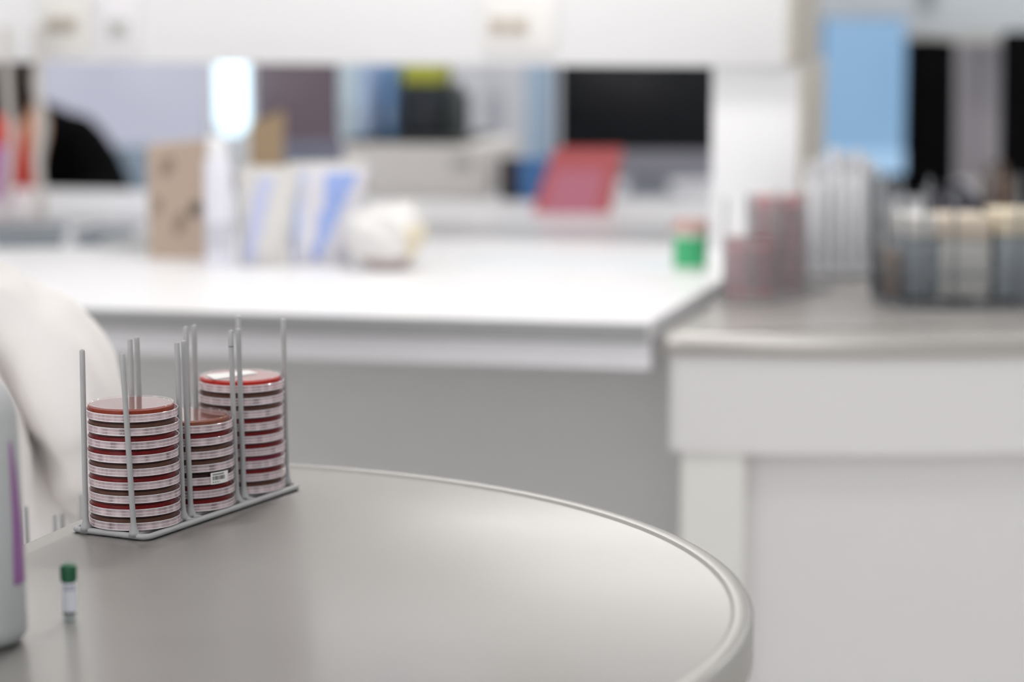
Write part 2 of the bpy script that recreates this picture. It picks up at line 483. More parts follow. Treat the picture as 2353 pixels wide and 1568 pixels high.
# paper label lying on the top of the farthest stack
zt = S3[0].location.z
bm = bmesh.new()
cs = [atz(469.8, 861.7, zt+.0125), atz(492, 872.5, zt+.0125), atz(595.4, 857.5, zt+.0125), atz(571, 851.5, zt+.0125)]
cs = [p - S3[0].location for p in cs]
ctr = sum(cs, Vector())/4
cs = [ctr + (p-ctr)*.97 for p in cs]
rot = Matrix.Rotation(-S3[0].rotation_euler.z, 3, 'Z')
lo = [bm.verts.new(rot @ Vector((p.x, p.y, .01255))) for p in cs]; hi = [bm.verts.new(rot @ Vector((p.x, p.y, .0128))) for p in cs]
bm.faces.new(lo); bm.faces.new(hi)
for i in range(4): bm.faces.new((lo[i], lo[(i+1) % 4], hi[(i+1) % 4], hi[i]))
pl = from_bm('paper_label', bm, M_paper, S3[0]); pl['label'] = 'plain white paper label on the dish'

# ------------------------------------------------------------------ vial with green cap
vp = atz(160, 1427, TZ)
v = empty('sample_vial', (vp.x, vp.y, TZ), 'small clear sample vial with green screw cap standing on the steel table', 'vial')
bm = bmesh.new()
lathe(bm, [(0, .0035), (.0035, .0030), (.0046, .0012), (.0048, 0), (.0054, 0), (.0056, .001), (.0056, .036), (.0050, .036), (.0050, .006), (0, .005)], 32, closed=False)
from_bm('tube_body', bm, clear('clear vial plastic', '#eef2f2', .2, '#e8ecf0'), v, auto=.6)
bm = bmesh.new(); lathe(bm, [(0, .0052), (.0048, .0052), (.0049, .008), (0, .008)], 24, closed=False)
liq = from_bm('sediment', bm, mat('brown sediment', '#5e5344', .4), v, smooth=True); liq['label'] = 'brown sediment at the bottom'
bm = bmesh.new(); lathe(bm, [(.00562, .0085), (.00578, .0085), (.00578, .0335), (.00562, .0335)], 40)
lab = from_bm('vial_label', bm, mat('white vial label', '#e6e9f2', .6, var=.01), v, auto=.6); lab['label'] = 'white wrap-round label'
bm = bmesh.new()
vv = math.atan2(-vp.y, -vp.x)
for row, z in enumerate((.0305, .0278)):
    a = vv - .8
    while a < vv + .8:
        wrap_patch(bm, a, a+.13, z-.0008, z+.0009, .00585, 2); a += .2
from_bm('label_print', bm, mat('grey lilac print', '#8d8ca6', .7), lab)
bm = bmesh.new()
lathe(bm, [(0, .0490), (.0050, .0490), (.0062, .0484), (.0066, .0470), (.0067, .0350), (.0062, .0345), (0, .0345)], 48, closed=False)
for i in range(24):
    a = 2*PI*i/24; box(bm, (.0067*math.cos(a), .0067*math.sin(a), .0412), (.0005, .0006, .0105), rot=Matrix.Rotation(a, 3, 'Z'))
cp = from_bm('screw_cap', bm, mat('dark green plastic', '#0d5a38', .4, var=.05), v, auto=.6); cp['label'] = 'dark green ribbed cap'

# ------------------------------------------------------------------ white bottle at the left edge
bx = aty(57, 1300, 1.985)
BR = .044
bc = Vector((bx.x-BR, 1.985, TZ))
bt = empty('white_bottle', bc, 'white plastic bottle with purple stripe at the left end of the steel table', 'bottle')
bm = bmesh.new()
prof = [(0, .002), (.034, .001), (.040, .003), (.0437, .009), (BR, .016), (BR-.0008, .10), (BR-.0022, .150), (BR-.0035, .188), (.0378, .200), (.033, .209), (.026, .2165), (.0175, .221), (.0160, .224), (.0160, .236), (0, .236)]
lathe(bm, prof, 64, closed=False)
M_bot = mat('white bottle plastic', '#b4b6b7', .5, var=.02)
from_bm('bottle_body', bm, M_bot, bt, auto=.9)
bm = bmesh.new(); lathe(bm, [(.0185, .226), (.0190, .227), (.0190, .250), (.0178, .252), (0, .252)], 48, closed=False)
from_bm('bottle_cap', bm, M_white, bt, auto=.6)
# purple printed stripe, a tapering swash on the side
bm = bmesh.new()
def br(z):
    for (r0, z0), (r1, z1) in zip(prof, prof[1:]):
        if z0 <= z <= z1: return r0 + (r1-r0)*(z-z0)/(z1-z0)
    return BR
bv = math.atan2(-bc.y, -bc.x)
N = 40; la, ra = [], []
def ang_of(px, z):
    """angle on the wall at which the stripe's edge lies (nearest the viewer)"""
    return px
for i in range(N+1):
    t = i/N; z = .052 + t*.118
    c_ = 1.10 - .03*t - .11*t*t
    w_ = .20*(1-t)**.8 + .035
    if t < .02: w_ *= .85
    r = br(z)+.00035
    for lst, a in ((la, bv + c_ - w_), (ra, bv + c_ + w_)):
        lst.append([bm.verts.new((r*math.cos(a), r*math.sin(a), z)), bm.verts.new(((r-.0003)*math.cos(a), (r-.0003)*math.sin(a), z))])
    if i == 0: mids = []
    mids.append(bm.verts.new(((r+.0001)*math.cos(bv+c_), (r+.0001)*math.sin(bv+c_), z)))
for i in range(N):
    bm.faces.new((la[i][0], mids[i], mids[i+1], la[i+1][0])); bm.faces.new((mids[i], ra[i][0], ra[i+1][0], mids[i+1]))
    bm.faces.new((la[i][1], la[i][0], la[i+1][0], la[i+1][1])); bm.faces.new((ra[i][0], ra[i][1], ra[i+1][1], ra[i+1][0]))
st = from_bm('purple_stripe', bm, mat('purple print', '#8d5c93', .5, var=.1, scale=30), bt, smooth=True); st['label'] = 'tapering purple printed stripe'

# ------------------------------------------------------------------ second rack, lower, behind the table's left edge
YAW2 = .602
r2z = .664
ep = aty(130, 1187, 2.70)
r2z = ep.z - RH
rc2 = Vector((0, 0, r2z))
off = rack_world(Vector((0, 0, 0)), YAW2, -PIT+RB, RA)
rc2 = Vector((ep.x - off.x, ep.y - off.y, r2z))
rack2 = dup(rack, rc2, -YAW2, 'empty grey wire rack behind the left edge of the steel table, only rod tips showing')
for ch in kids(rack2):
    if ch.name.startswith('rod'):
        for g in kids(ch): bpy.data.objects.remove(g)
tr = empty('side_trolley', (rc2.x-.02, rc2.y+.02, 0), 'low white trolley carrying the empty rack beside the person', 'trolley', -YAW2)
box_obj('trolley_top', (0, 0, r2z-.011), (.20, .36, .022), M_white, tr)
box_obj('lower_shelf', (0, 0, .2), (.18, .34, .02), M_white, tr)
for sx in (-1, 1):
    for sy in (-1, 1):
        bm = bmesh.new(); tube(bm, [(sx*.082, sy*.162, .03), (sx*.082, sy*.162, r2z-.02)], .010, 12)
        lg = from_bm('leg', bm, M_alu, tr, smooth=True)
        bm = bmesh.new(); lathe(bm, [(0, -.012), (.022, -.012), (.025, -.008), (.025, .008), (.022, .012), (0, .012)], 20, closed=False)
        w = from_bm('caster', bm, M_black, lg, auto=.6)
        w.data.transform(Matrix.Translation((sx*.082, sy*.162, .0255)) @ Matrix.Rotation(PI/2, 4, 'X'))

# ------------------------------------------------------------------ white island bench with its gantry
E_ = Vector((.9796, -.2009, 0)); N_ = Vector((.2009, .9796, 0)); BROT = -math.atan2(.2009, .9796)
P0 = Vector((.226, 3.907, 0))
def B(u, v, z=0): return P0 + E_*u + N_*v + Vector((0, 0, z))
def deskleft(y): return .222 + .29*(y-3.907)
bench = empty('island_bench', (0, 0, 0), 'long white laboratory bench with grey edge running across the room', 'bench')
BD = 2.28
rightb = B(0, BD).x
pts = [B(-2.6, 0), B(-.012, 0)]
for y in (4.4, 5.0, 5.6): pts.append(Vector((deskleft(y)-.012, y, 0)))
yb = 6.05
pts.append(Vector((deskleft(yb)-.012, yb, 0))); pts.append(B(-2.6, BD))
bm = bmesh.new(); poly_prism(bm, [(p.x, p.y) for p in pts], .872, .900)
from_bm('bench_top', bm, M_white, bench)
bm = bmesh.new()
a, b = B(-2.6, -.004), B(-.012, -.004)
poly_prism(bm, [(a.x, a.y), (b.x, b.y), (B(-.012, 0).x, B(-.012, 0).y), (B(-2.6, 0).x, B(-2.6, 0).y)], .868, .8985)
ed = from_bm('edge_band', bm, M_edge, bench); ed['label'] = 'grey front edge band'
def brect(name, u0, u1, v0, v1, z0, z1, m, parent):
    bm = bmesh.new(); q = [B(u0, v0), B(u1, v0), B(u1, v1), B(u0, v1)]
    poly_prism(bm, [(p.x, p.y) for p in q], z0, z1); return from_bm(name, bm, m, parent)
brect('fascia', -2.58, -.012, .03, .05, .822, .872, M_fascia, bench)
brect('back_panel', -2.58, .045, .50, .52, 0, .872, M_knee, bench)
brect('end_panel', -2.58, -2.54, .05, BD-.05, 0, .872, M_white, bench)

# gantry: end post and overhead shelf casing
GP = aty(1633, 500, 5.0); GP.z = 0
def G(u, v, z=0): return GP + E_*u + N_*v + Vector((0, 0, z))
gz = aty(1700, 153, 4.98).z
gan = empty('shelf_gantry', (0, 0, 0), 'white overhead shelf casing with sockets, carried by a post on the island bench', 'shelf')
def grect(name, u0, u1, v0, v1, z0, z1, m, parent, bev=.004):
    o = box_obj(name, ((u0+u1)/2, (v0+v1)/2, (z0+z1)/2), (u1-u0, v1-v0, z1-z0), m, parent, bev)
    o.data.transform(Matrix.Translation(GP) @ Matrix.Rotation(BROT, 4, 'Z')); return o
M_case = mat('off white casing', '#e4e4e5', .45, var=.01)
grect('casing', -3.0, .150, -.03, .62, gz, gz+.36, M_case, gan)
ec = grect('casing_end', .1505, .162, -.03, .62, gz+.004, gz+.36, M_end_shade, gan, .002); ec['label'] = 'end panel of the casing, its shade painted beige'
grect('post', 0, .172, 0, .58, .9, gz, M_white, gan)
pe = grect('post_end', .1725, .180, 0, .58, .901, gz, M_end_shade, gan, .002); pe['label'] = 'end panel of the post, its shade painted beige'
grect('post', -2.85, -2.68, 0, .58, .9, gz, M_white, gan)
M_sock = mat('off white socket plate', '#dcdad6', .5, var=.01)
M_sockb = mat('beige socket face', '#b3aca2', .5, var=.02)
def socket(px, py, w, h, plate, facem, face, label, n=2):
    Yg = GP.y
    # intersection of the viewing ray with the casing's front plane
    r = ray(px, py); t = ((GP - Vector((0, 0, CZ))).dot(N_) - .0312)/r.dot(N_)
    p = Vector((0, 0, CZ)) + r*t
    o = empty('power_socket', p, label, 'socket', BROT, 'sockets on the overhead shelf casing')
    box_obj('wall_plate', (0, -.004, 0), (w, .008, h), plate, o, .002)
    k = box_obj('socket_face', (face[0], -.010, face[1]), (face[2], .008, face[3]), facem, o, .002)
    bm = bmesh.new()
    for i in range(n):
        for dx in (-.006, .006):
            box(bm, (face[0] + (i-(n-1)/2)*face[2]/n + dx, -.0144, face[1]), (.004, .002, .010))
    from_bm('pin_hole', bm, mat('dark socket hole', '#6b6660', .6), k)
    return o
socket(150, 52, .108, .12, M_sock, M_sockb, (-.005, -.005, .066, .034), 'double power socket at the left end of the overhead casing')
socket(275, 55, .082, .12, mat('pale lilac socket plate', '#e4e2e6', .5), mat('grey switch face', '#c0c0be', .5), (0, -.01, .046, .040), 'pale single socket beside the double socket on the overhead casing', 1)
socket(1195, 50, .150, .115, mat('cream socket plate', '#e6e4e2', .5), mat('beige socket insert', '#c9c1b7', .5), (-.022, -.008, .080, .036), 'double power socket near the right end of the overhead casing')
# white cables hanging from the casing
M_cab = mat('off white cable', '#bdb8b4', .5)
def cable(pts, Y, r, label):
    bm = bmesh.new()
    q = [aty(x, y, Y) for x, y in pts]
    # catmull-rom
    out = []
    for i in range(len(q)-1):
        p0, p1, p2, p3 = q[max(i-1, 0)], q[i], q[i+1], q[min(i+2, len(q)-1)]
        for k in range(8):
            t = k/8; out.append(.5*((2*p1)+(-p0+p2)*t+(2*p0-5*p1+4*p2-p3)*t*t+(-p0+3*p1-3*p2+p3)*t**3))
    out.append(q[-1]); c = out[0].copy()
    tube(bm, [p-c for p in out], r, 12)
    o = from_bm('power_cable', bm, M_cab, smooth=True); o.location = c
    return tag(o, label, 'cable', 'cables hanging from the overhead casing')
cable([(10, 60), (14, 150), (20, 240), (27, 300), (24, 370), (16, 450), (10, 520)], 5.20, .0082, 'thin white cable hanging from the overhead casing at the left frame edge')
cable([(88, 60), (88, 150), (85, 200), (97, 270), (96, 320), (88, 370), (92, 430), (96, 505)], 5.18, .0100, 'thicker wavy white cable hanging from the overhead casing over the red top')

# ------------------------------------------------------------------ right steel desk
DZ = .88
dx0, dR = .57, 1.5
dcy = 3.886 + dR
q = []
xs = [.236 + i*(1.45-.236)/30 for i in range(31)]
front = [(x, dcy - math.sqrt(dR*dR-(x-dx0)**2)) for x in xs]
dpts = [(p[0], p[1]) for p in front] + [(1.45, 4.85), (deskleft(4.85)+.012, 4.85), (deskleft(4.4)+.012, 4.4), (deskleft(4.1)+.012, 4.1), (.2455, 3.955)]
desk = empty('steel_desk', (0, 0, 0), 'curved white desk with steel top at right, carrying racks and a basket', 'desk')
c0 = Vector(dpts[0]); nn = len(dpts)
pts = []
for i, p in enumerate(dpts):
    if i in (0,):
        a, b = Vector(dpts[-1]), Vector(dpts[1]); c = Vector(p)
        s, e = c+(a-c).normalized()*.012, c+(b-c).normalized()*.012
        for k in range(6):
            t = k/5; pts.append(((1-t)**2*s+2*t*(1-t)*c+t*t*e)[:])
    else: pts.append(p)
steel_top('desk_top', pts, DZ, desk, M_steel2, .030, lambda x, y: x < deskleft(y)+.02)
inn = offset_loop(pts, .016)
bm = bmesh.new(); poly_prism(bm, inn, .690, DZ-.030); from_bm('apron', bm, M_cool, desk, auto=.3)
bm = bmesh.new()
def dfront(x, d): return dcy - math.sqrt((dR-d)**2-(x-dx0)**2)
lx0, lx1 = .272, .3715
poly_prism(bm, [(lx0, dfront(lx0, .03)), (lx1, dfront(lx1, .03)), (lx1+.05, dfront(lx1, .03)+.35), (lx0+.12, dfront(lx0, .03)+.35)], 0, .690)
from_bm('leg_panel', bm, M_warm, desk)
bm = bmesh.new()
rx = [lx1+.006+i*(1.3-lx1)/20 for i in range(21)]
poly_prism(bm, [(x, dfront(x, .075)) for x in rx] + [(x, dfront(x, .095)) for x in reversed(rx)], 0, .690)
from_bm('recessed_panel', bm, M_cool, desk, auto=.3)

# rack with dish stacks on the right desk
def rack_copy(src, loc, yaw, label, m=None):
    r = dup(src, loc, -yaw, label)
    for ch in kids(r):
        for g in kids(ch): bpy.data.objects.remove(g)
    return r
YAW3 = .62
near = atz(1702, 693, DZ)
rc3 = Vector((near.x + .018 + PIT*math.sin(YAW3), near.y + .02 + PIT*math.cos(YAW3), DZ+.0005))
rack_copy(rack, rc3, YAW3, 'grey wire rack with two red dish stacks on the right steel desk')
A_ = ['dark red', 'bright red', 'dark red', 'dark red', 'purple red', 'dark red', 'dark red', 'bright red']
stack(rc3, YAW3, -PIT, A_, 'the near short stack on the right desk', 'petri dishes in the short stack on the right desk')
B_ = ['bright red', 'bright red', 'dark red', 'brown', 'dark red', 'dark red', 'dark red', 'dark red', 'brown', 'dark red', 'dark red', 'brown', 'dark red']
stack(rc3, YAW3, 0, B_, 'the tall stack on the right desk', 'petri dishes in the tall stack on the right desk')
# empty pale racks behind them
M_ptube = mat('pale grey tube plastic', '#f4f4f8', .45, var=.02)
hp = atz(1930, 640, DZ)
th = empty('tube_holder', (hp.x, hp.y+.02, DZ), 'grey flat holder carrying a bundle of pale upright tubes on the steel desk', 'holder', .1)
box_obj('holder_base', (0, 0, .006), (.150, .070, .012), M_rod, th, .003)
for sx in (-1, 1):
    bm = bmesh.new(); tube(bm, [(sx*.070, 0, .010), (sx*.070, 0, .12)], .004, 10); from_bm('upright', bm, M_rod, th, smooth=True)
ck, sk = math.cos(.1), math.sin(.1)
where = ['leftmost', 'second', 'third', 'fourth', 'fifth', 'rightmost']
for row in (0, 1):
    for i in range(6):
        lx, ly = -.056 + i*.0225 + row*.002, -.018 + row*.036
        hgt = (.196, .205, .222, .210, .216, .200)[i] + row*.012
        o = empty('storage_tube', (hp.x + lx*ck - ly*sk, hp.y+.02 + lx*sk + ly*ck, DZ+.0122), f"pale capped tube, {where[i]} in the {('front', 'back')[row]} row of the tube holder", 'tube', 0, 'pale tubes in the holder on the steel desk')
        bm = bmesh.new(); lathe(bm, [(0, 0), (.0095, 0), (.0105, .002), (.0105, hgt-.03), (0, hgt-.03)], 20, closed=False); from_bm('tube_body', bm, M_ptube, o, auto=.6)
        bm = bmesh.new(); lathe(bm, [(.0080, hgt-.0298), (.0085, hgt-.004), (.0075, hgt), (0, hgt)], 20, closed=False); from_bm('tube_cap', bm, M_rod3, o, auto=.6)
# white sleeve boxes beside the racks
def slab_box(name, p, s, m, label, cat, rz=BROT, bev=.004, group=None):
    o = box_obj(name, (0, 0, s[2]/2), s, m, None, bev)
    o.location = p; o.rotation_euler = (0, 0, rz)
    return tag(o, label, cat, group)

# wire basket at the far right
bk = atz(2262, 712, DZ); bk.y += .13
basket = empty('wire_basket', (bk.x, bk.y, DZ), 'dark grey wire basket with upright rods full of packs on the right desk', 'basket')
BW, BL, BH = .168, .125, .215
bm = bmesh.new()
def oval(z, k=1., n=40):
    o = []
    for i in range(n):
        a = 2*PI*i/n; c, s = math.cos(a), math.sin(a)
        o.append((k*BW*math.copysign(abs(c)**.6, c), k*BL*math.copysign(abs(s)**.6, s), z))
    return o
tube(bm, oval(.0052), .004, 8, closed=True); tube(bm, oval(.06), .003, 8, closed=True)
for i in range(-2, 3): tube(bm, [(i*.07, -BL*.95, .005), (i*.07, BL*.95, .005)], .003, 8)
from_bm('basket_frame', bm, M_rod2, basket, smooth=True)
ov = oval(0, 1., 22)
for p in ov:
    bm = bmesh.new(); tube(bm, [(p[0], p[1], .0055), (p[0]*1.04, p[1]*1.04, BH*.5), (p[0]*1.06, p[1]*1.06, BH+random.uniform(-.02, .01))], .0032, 10, round_end=True)
    from_bm('upright_rod', bm, M_rod2, basket, smooth=True)
def in_basket(dx, dy, s, m, label, name='plate_pack', cat='pack', rz=0., top=None):
    o = empty(name, (bk.x+dx-.036, bk.y+dy, DZ+.0085), label, cat, rz)
    box_obj('sleeve', (0, 0, s[2]*.36), (s[0], s[1], s[2]*.72), m, o, .006)
    if top is not None: box_obj('cover', (0, 0, s[2]*.86), (s[0]*.99, s[1]*.99, s[2]*.27), top, o, .006)
    return o
M_cream = mat('cream card', '#d9cdb6', .7, var=.03)
M_bluegrey = mat('blue grey plastic', '#878f96', .5, var=.03)
M_lgrey = mat('light grey plastic', '#b3b3b1', .5, var=.03)
in_basket(.115, .02, (.088, .13, .150), M_bluegrey, 'blue grey pack with cream top at the right side of the wire basket', top=M_cream)
in_basket(.018, .02, (.088, .13, .142), M_lgrey, 'light grey pack with beige top in the middle of the wire basket', top=mat('pale beige card', '#cfc2b2', .7))
in_basket(-.060, .03, (.064, .12, .142), M_bluegrey, 'blue grey pack with white top left of centre in the wire basket', top=mat('white card', '#d0cecb', .7))
in_basket(-.108, -.015, (.022, .06, .115), mat('brown card', '#92837a', .7), 'narrow brown card pack at the left side of the wire basket')
bb = atz(2035, 655, DZ)
o = empty('blue_tube', (bb.x, bb.y, DZ), 'small dark blue capped tube standing left of the wire basket', 'tube')
bm = bmesh.new(); lathe(bm, [(0, 0), (.016, 0), (.018, .003), (.018, .058), (0, .058)], 24, closed=False); from_bm('tube_body', bm, mat('dull blue plastic', '#4e5a74', .4), o, auto=.6)
bm = bmesh.new(); lathe(bm, [(.018, .0585), (.0195, .0585), (.0195, .076), (.017, .078), (0, .078)], 24, closed=False); from_bm('tube_cap', bm, M_lgrey, o, auto=.6)

# ------------------------------------------------------------------ things on the island bench
def onb(px, py, dz=0): p = atz(px, py, .9); p.z += dz; return p
M_card = mat('brown cardboard', '#b3a091', .8, var=.04, scale=20)
M_card2 = mat('tan cardboard', '#b59d7e', .8, var=.04, scale=20)
M_cardprint = mat('dark brown print', '#8b7a6d', .8)
p = onb(410, 596)
o = empty('cardboard_box', (p.x, p.y+.045, .9), 'tall brown cardboard box with dark printed marks on the bench', 'box', -.09)
bm = bmesh.new(); vs = box(bm, (0, 0, .112), (.110, .085, .224), .002)
for vtx in bm.verts:
    if vtx.co.z > .2: vtx.co.z += (vtx.co.x+.055)*.10 - .004
from_bm('carton', bm, M_card, o)
bm = bmesh.new()
def blot(bm, x, z, rx, rz_, ang=0, y=-.0428):
    n = 20; vs = []
    for i in range(n):
        a = 2*PI*i/n; X, Z = rx*math.cos(a), rz_*math.sin(a)
        vs.append((x+X*math.cos(ang)-Z*math.sin(ang), z+X*math.sin(ang)+Z*math.cos(ang)))
    f = [bm.verts.new((a, y-.0006, b)) for a, b in vs]; g = [bm.verts.new((a, y, b)) for a, b in vs]
    bm.faces.new(f); bm.faces.new(g)
    for i in range(n): bm.faces.new((f[i], f[(i+1) % n], g[(i+1) % n], g[i]))
blot(bm, -.016, .180, .013, .021, -.5); from_bm('printed_mark', bm, M_cardprint, o)
bm = bmesh.new(); blot(bm, .008, .070, .011, .024, -.3); from_bm('printed_mark', bm, M_cardprint, o)
bm = bmesh.new(); blot(bm, -.036, .105, .009, .016); from_bm('printed_mark', bm, M_cardprint, o)
bm = bmesh.new(); blot(bm, .040, .098, .013, .016, -.4); from_bm('printed_mark', bm, mat('black brown print', '#5f554d', .8), o)
p = onb(590, 545)
o = empty('cardboard_box', (p.x, p.y+.15, .9), 'tan cardboard box leaning behind the white pouches, only its top showing', 'box', .25)
bm = bmesh.new(); box(bm, (0, 0, .123), (.068, .06, .246), .002)
for vtx in bm.verts:
    if vtx.co.z > .2: vtx.co.z += vtx.co.x*.35; vtx.co.x += .012
from_bm('carton', bm, M_card2, o)
# white bottle standing beside the cardboard box
p = onb(500, 616)
o = empty('reagent_bottle', (p.x, p.y+.03, .9), 'slim white reagent bottle standing right of the brown cardboard box', 'bottle')
bm = bmesh.new(); lathe(bm, [(0, 0), (.024, 0), (.0265, .004), (.0265, .190), (.024, .203), (.018, .210), (0, .210)], 40, closed=False)
from_bm('bottle_body', bm, mat('lilac white plastic', '#e2e2ec', .4, var=.02), o, auto=.7)
bm = bmesh.new(); lathe(bm, [(.019, .2105), (.020, .2105), (.020, .243), (.018, .245), (0, .245)], 32, closed=False)
from_bm('bottle_cap', bm, M_white, o, auto=.6)
bm = bmesh.new(); lathe(bm, [(.02655, .03), (.0268, .03), (.0268, .085), (.02655, .085)], 40)
from_bm('bottle_label', bm, mat('grey lilac label', '#c6c6d0', .6), o, auto=.6)
# plastic pouches with blue print
def pouch(p, w, h, d, seed, label, stripes, m, lean_, rz):
    o = empty('plastic_pouch', p, label, 'pouch', rz, 'plastic pouches on the bench')
    bm = bmesh.new(); nx, nz = 14, 18
    def pt(i, k, side):
        u = i/nx*2-1; t = k/nz
        th = d*(1-abs(u)**3)*(max(0., 1-t)**.7)*(.35+.65*min(1, t*6))
        th = max(th, .0015)
        n_ = noise.noise(Vector((u*2.3+seed, t*3.1, side*2)))*.009*(1-abs(u)**4)
        x = u*w*(.37+.19*t) + noise.noise(Vector((seed, t*3, 5)))*.006
        return Vector((x + lean_*t*h, side*th*.5 + side*n_*.5 + .02*t, t*h))
    fr = [[bm.verts.new(pt(i, k, -1)) for i in range(nx+1)] for k in range(nz+1)]
    bk_ = [[bm.verts.new(pt(i, k, 1)) for i in range(nx+1)] for k in range(nz+1)]
    for k in range(nz):
        for i in range(nx):
            f = bm.faces.new((fr[k][i], fr[k][i+1], fr[k+1][i+1], fr[k+1][i]))
            x = (i+.5)/nx*2-1; t = (k+.5)/nz
            for (x0, x1, s0, s1, mi) in stripes:
                c = x0 + (x1-x0)*t
                if abs(x-c) < s0 + (s1-s0)*t and .03 < t < .97: f.material_index = mi
            bm.faces.new((bk_[k][i+1], bk_[k][i], bk_[k+1][i], bk_[k+1][i+1]))
    for k in range(nz):
        bm.faces.new((fr[k][0], fr[k+1][0], bk_[k+1][0], bk_[k][0])); bm.faces.new((fr[k+1][nx], fr[k][nx], bk_[k][nx], bk_[k+1][nx]))
    for i in range(nx):
        bm.faces.new((fr[0][i+1], fr[0][i], bk_[0][i], bk_[0][i+1])); bm.faces.new((fr[nz][i], fr[nz][i+1], bk_[nz][i+1], bk_[nz][i]))
    from_bm('bag', bm, m, o, smooth=True)
    bm = bmesh.new()
    c = pt(nx/2, nz, 0); box(bm, (c.x, c.y, h+.004), (w*.98, .003, .012), .001)
    from_bm('seal_strip', bm, M_sock, o, auto=.6)
    return o
M_b1 = mat('milky pouch film', '#cfcdcb', .35, var=.02); M_b2 = mat('pale lilac print', '#b9bfdc', .4); M_b3 = mat('blue print', '#8ea4da', .4); M_b4 = mat('pale blue print', '#c3d0f0', .4)
p = onb(598, 616); pouch((p.x, p.y+.03, .9), .115, .178, .045, 1.3, 'white plastic pouch with lilac stripe standing right of the white bottle', [(-.55, .05, .30, .26, 1)], [M_b1, M_b2], .06, -.1)
p = onb(735, 612); pouch((p.x, p.y+.02, .9), .150, .186, .05, 4.1, 'white plastic pouch with broad blue stripe standing on the bench', [(-.18, .48, .12, .38, 1), (-.8, -.7, .08, .25, 2)], [mat('lilac white film', '#d0ced6', .35, var=.02), M_b3, M_b4], .06, .05)
# crumpled white bag
p = onb(885, 628)
o = empty('crumpled_bag', (p.x, p.y+.08, .9), 'crumpled white plastic bag with yellowish side lying right of the pouches', 'bag')
bm = bmesh.new(); bmesh.ops.create_icosphere(bm, subdivisions=5, radius=1)
for vtx in bm.verts:
    c = vtx.co.copy()
    k = 1 + .16*noise.noise(c*1.7) + .10*noise.noise(c*4) + .04*noise.noise(c*9)
    vtx.co = Vector((c.x*.078*k, c.y*.065*k, .050 + c.z*.060*k + .012*c.x*c.x))
zmin = min(vv_.co.z for vv_ in bm.verts)
for vtx in bm.verts: vtx.co.z = max(vtx.co.z - zmin - .006, 0)
for f in bm.faces:
    cc = f.calc_center_median()
    if cc.x > .035 and cc.z < .085: f.material_index = 1
    if cc.z < .024 and cc.x < .045: f.material_index = 2
from_bm('bag', bm, [mat('white bag film', '#dddbda', .4), mat('yellowish bag film', '#ddd3bd', .5), mat('mauve grey bag film', '#c2b5b2', .5)], o, smooth=True)
bm = bmesh.new(); tube(bm, [(-.02, .0, .098), (.0, .0, .112), (.03, .01, .116), (.055, .01, .104)], [.012, .009, .012, .018], 10); from_bm('twisted_neck', bm, MATS['white bag film'], o, smooth=True)
# clear trays and film at the left end
def tray(p, s, rz, label, m):
    o = empty('plastic_tray', p, label, 'tray', rz, 'clear plastic trays at the left end of the bench')
    bm = bmesh.new(); a, b, h = s
    prof = []
    def ring(k, z): return [bm.verts.new(q) for q in ((-a*k, -b*k, z), (a*k, -b*k, z), (a*k, b*k, z), (-a*k, b*k, z))]
    R_ = [ring(.9, 0), ring(1, h), ring(1.05, h), ring(1.05, h-.004), ring(1.02, h-.004), ring(.92, .0)]
    R_ = [ring(.88, .002), ring(.97, h), ring(1.06, h), ring(1.06, h-.003), ring(.99, h-.003), ring(.9, 0)]
    for q0, q1 in zip(R_, R_[1:]):
        for i in range(4): bm.faces.new((q0[i], q0[(i+1) % 4], q1[(i+1) % 4], q1[i]))
    bm.faces.new(R_[0]); bm.faces.new(R_[-1]); from_bm('tray_body', bm, m, o)
    bm = bmesh.new()
    for i in (-1, 0, 1): box(bm, (i*a*.5, 0, .010), (.004, b*1.6, .014), .001)
    from_bm('divider', bm, m, o)
    return o
M_tray = clear('smoky clear plastic', '#dfe3e6', .38, '#c3c8cd')
M_tray2 = mat('grey plastic', '#a6a9ab', .5)
p = onb(65, 560); tray((p.x, p.y, .9), (.075, .09, .034), .2, 'bluish clear plastic tray lying at the left end of the bench', M_tray)
p = onb(150, 575); tray((p.x+.06, p.y+.12, .9), (.045, .06, .030), -.2, 'small clear plastic tray right of the bluish tray', M_tray)
p = onb(262, 572)
o = slab_box('instrument_case', (p.x+.02, p.y+.05, .9), (.085, .10, .018), M_tray2, 'flat grey plastic case lying left of the brown cardboard box', 'case', -.1)
p = onb(1440, 610)
o = slab_box('bench_sheet', (p.x-.10, p.y+.05, .9), (.42, .16, .002), mat('pale blue grey sheet', '#dbe1e6', .6), 'thin pale blue grey sheet lying flat left of the green jar', 'mat', BROT, .0005)  # thin flat slab, slightly bluer than the bench top
# jar with green body and reddish top
p = onb(1588, 630)
o = empty('green_jar', (p.x, p.y+.03, .9), 'small jar with green label and dull red lid beside the white post', 'jar')
bm = bmesh.new(); lathe(bm, [(0, 0), (.028, 0), (.031, .004), (.031, .075), (0, .075)], 32, closed=False); from_bm('jar_body', bm, mat('pale green glass', '#c9dccb', .3), o, auto=.6)
bm = bmesh.new(); lathe(bm, [(.0311, .012), (.0314, .012), (.0314, .066), (.0311, .066)], 32); k = from_bm('jar_label', bm, mat('bright green label', '#3fae74', .5, var=.05), o, auto=.6); k['label'] = 'bright green label'
bm = bmesh.new(); lathe(bm, [(.031, .0755), (.033, .0755), (.033, .096), (.030, .098), (0, .098)], 32, closed=False); k = from_bm('lid', bm, mat('dusty red plastic', '#c3a29c', .5), o, auto=.6); k['label'] = 'dull reddish lid'
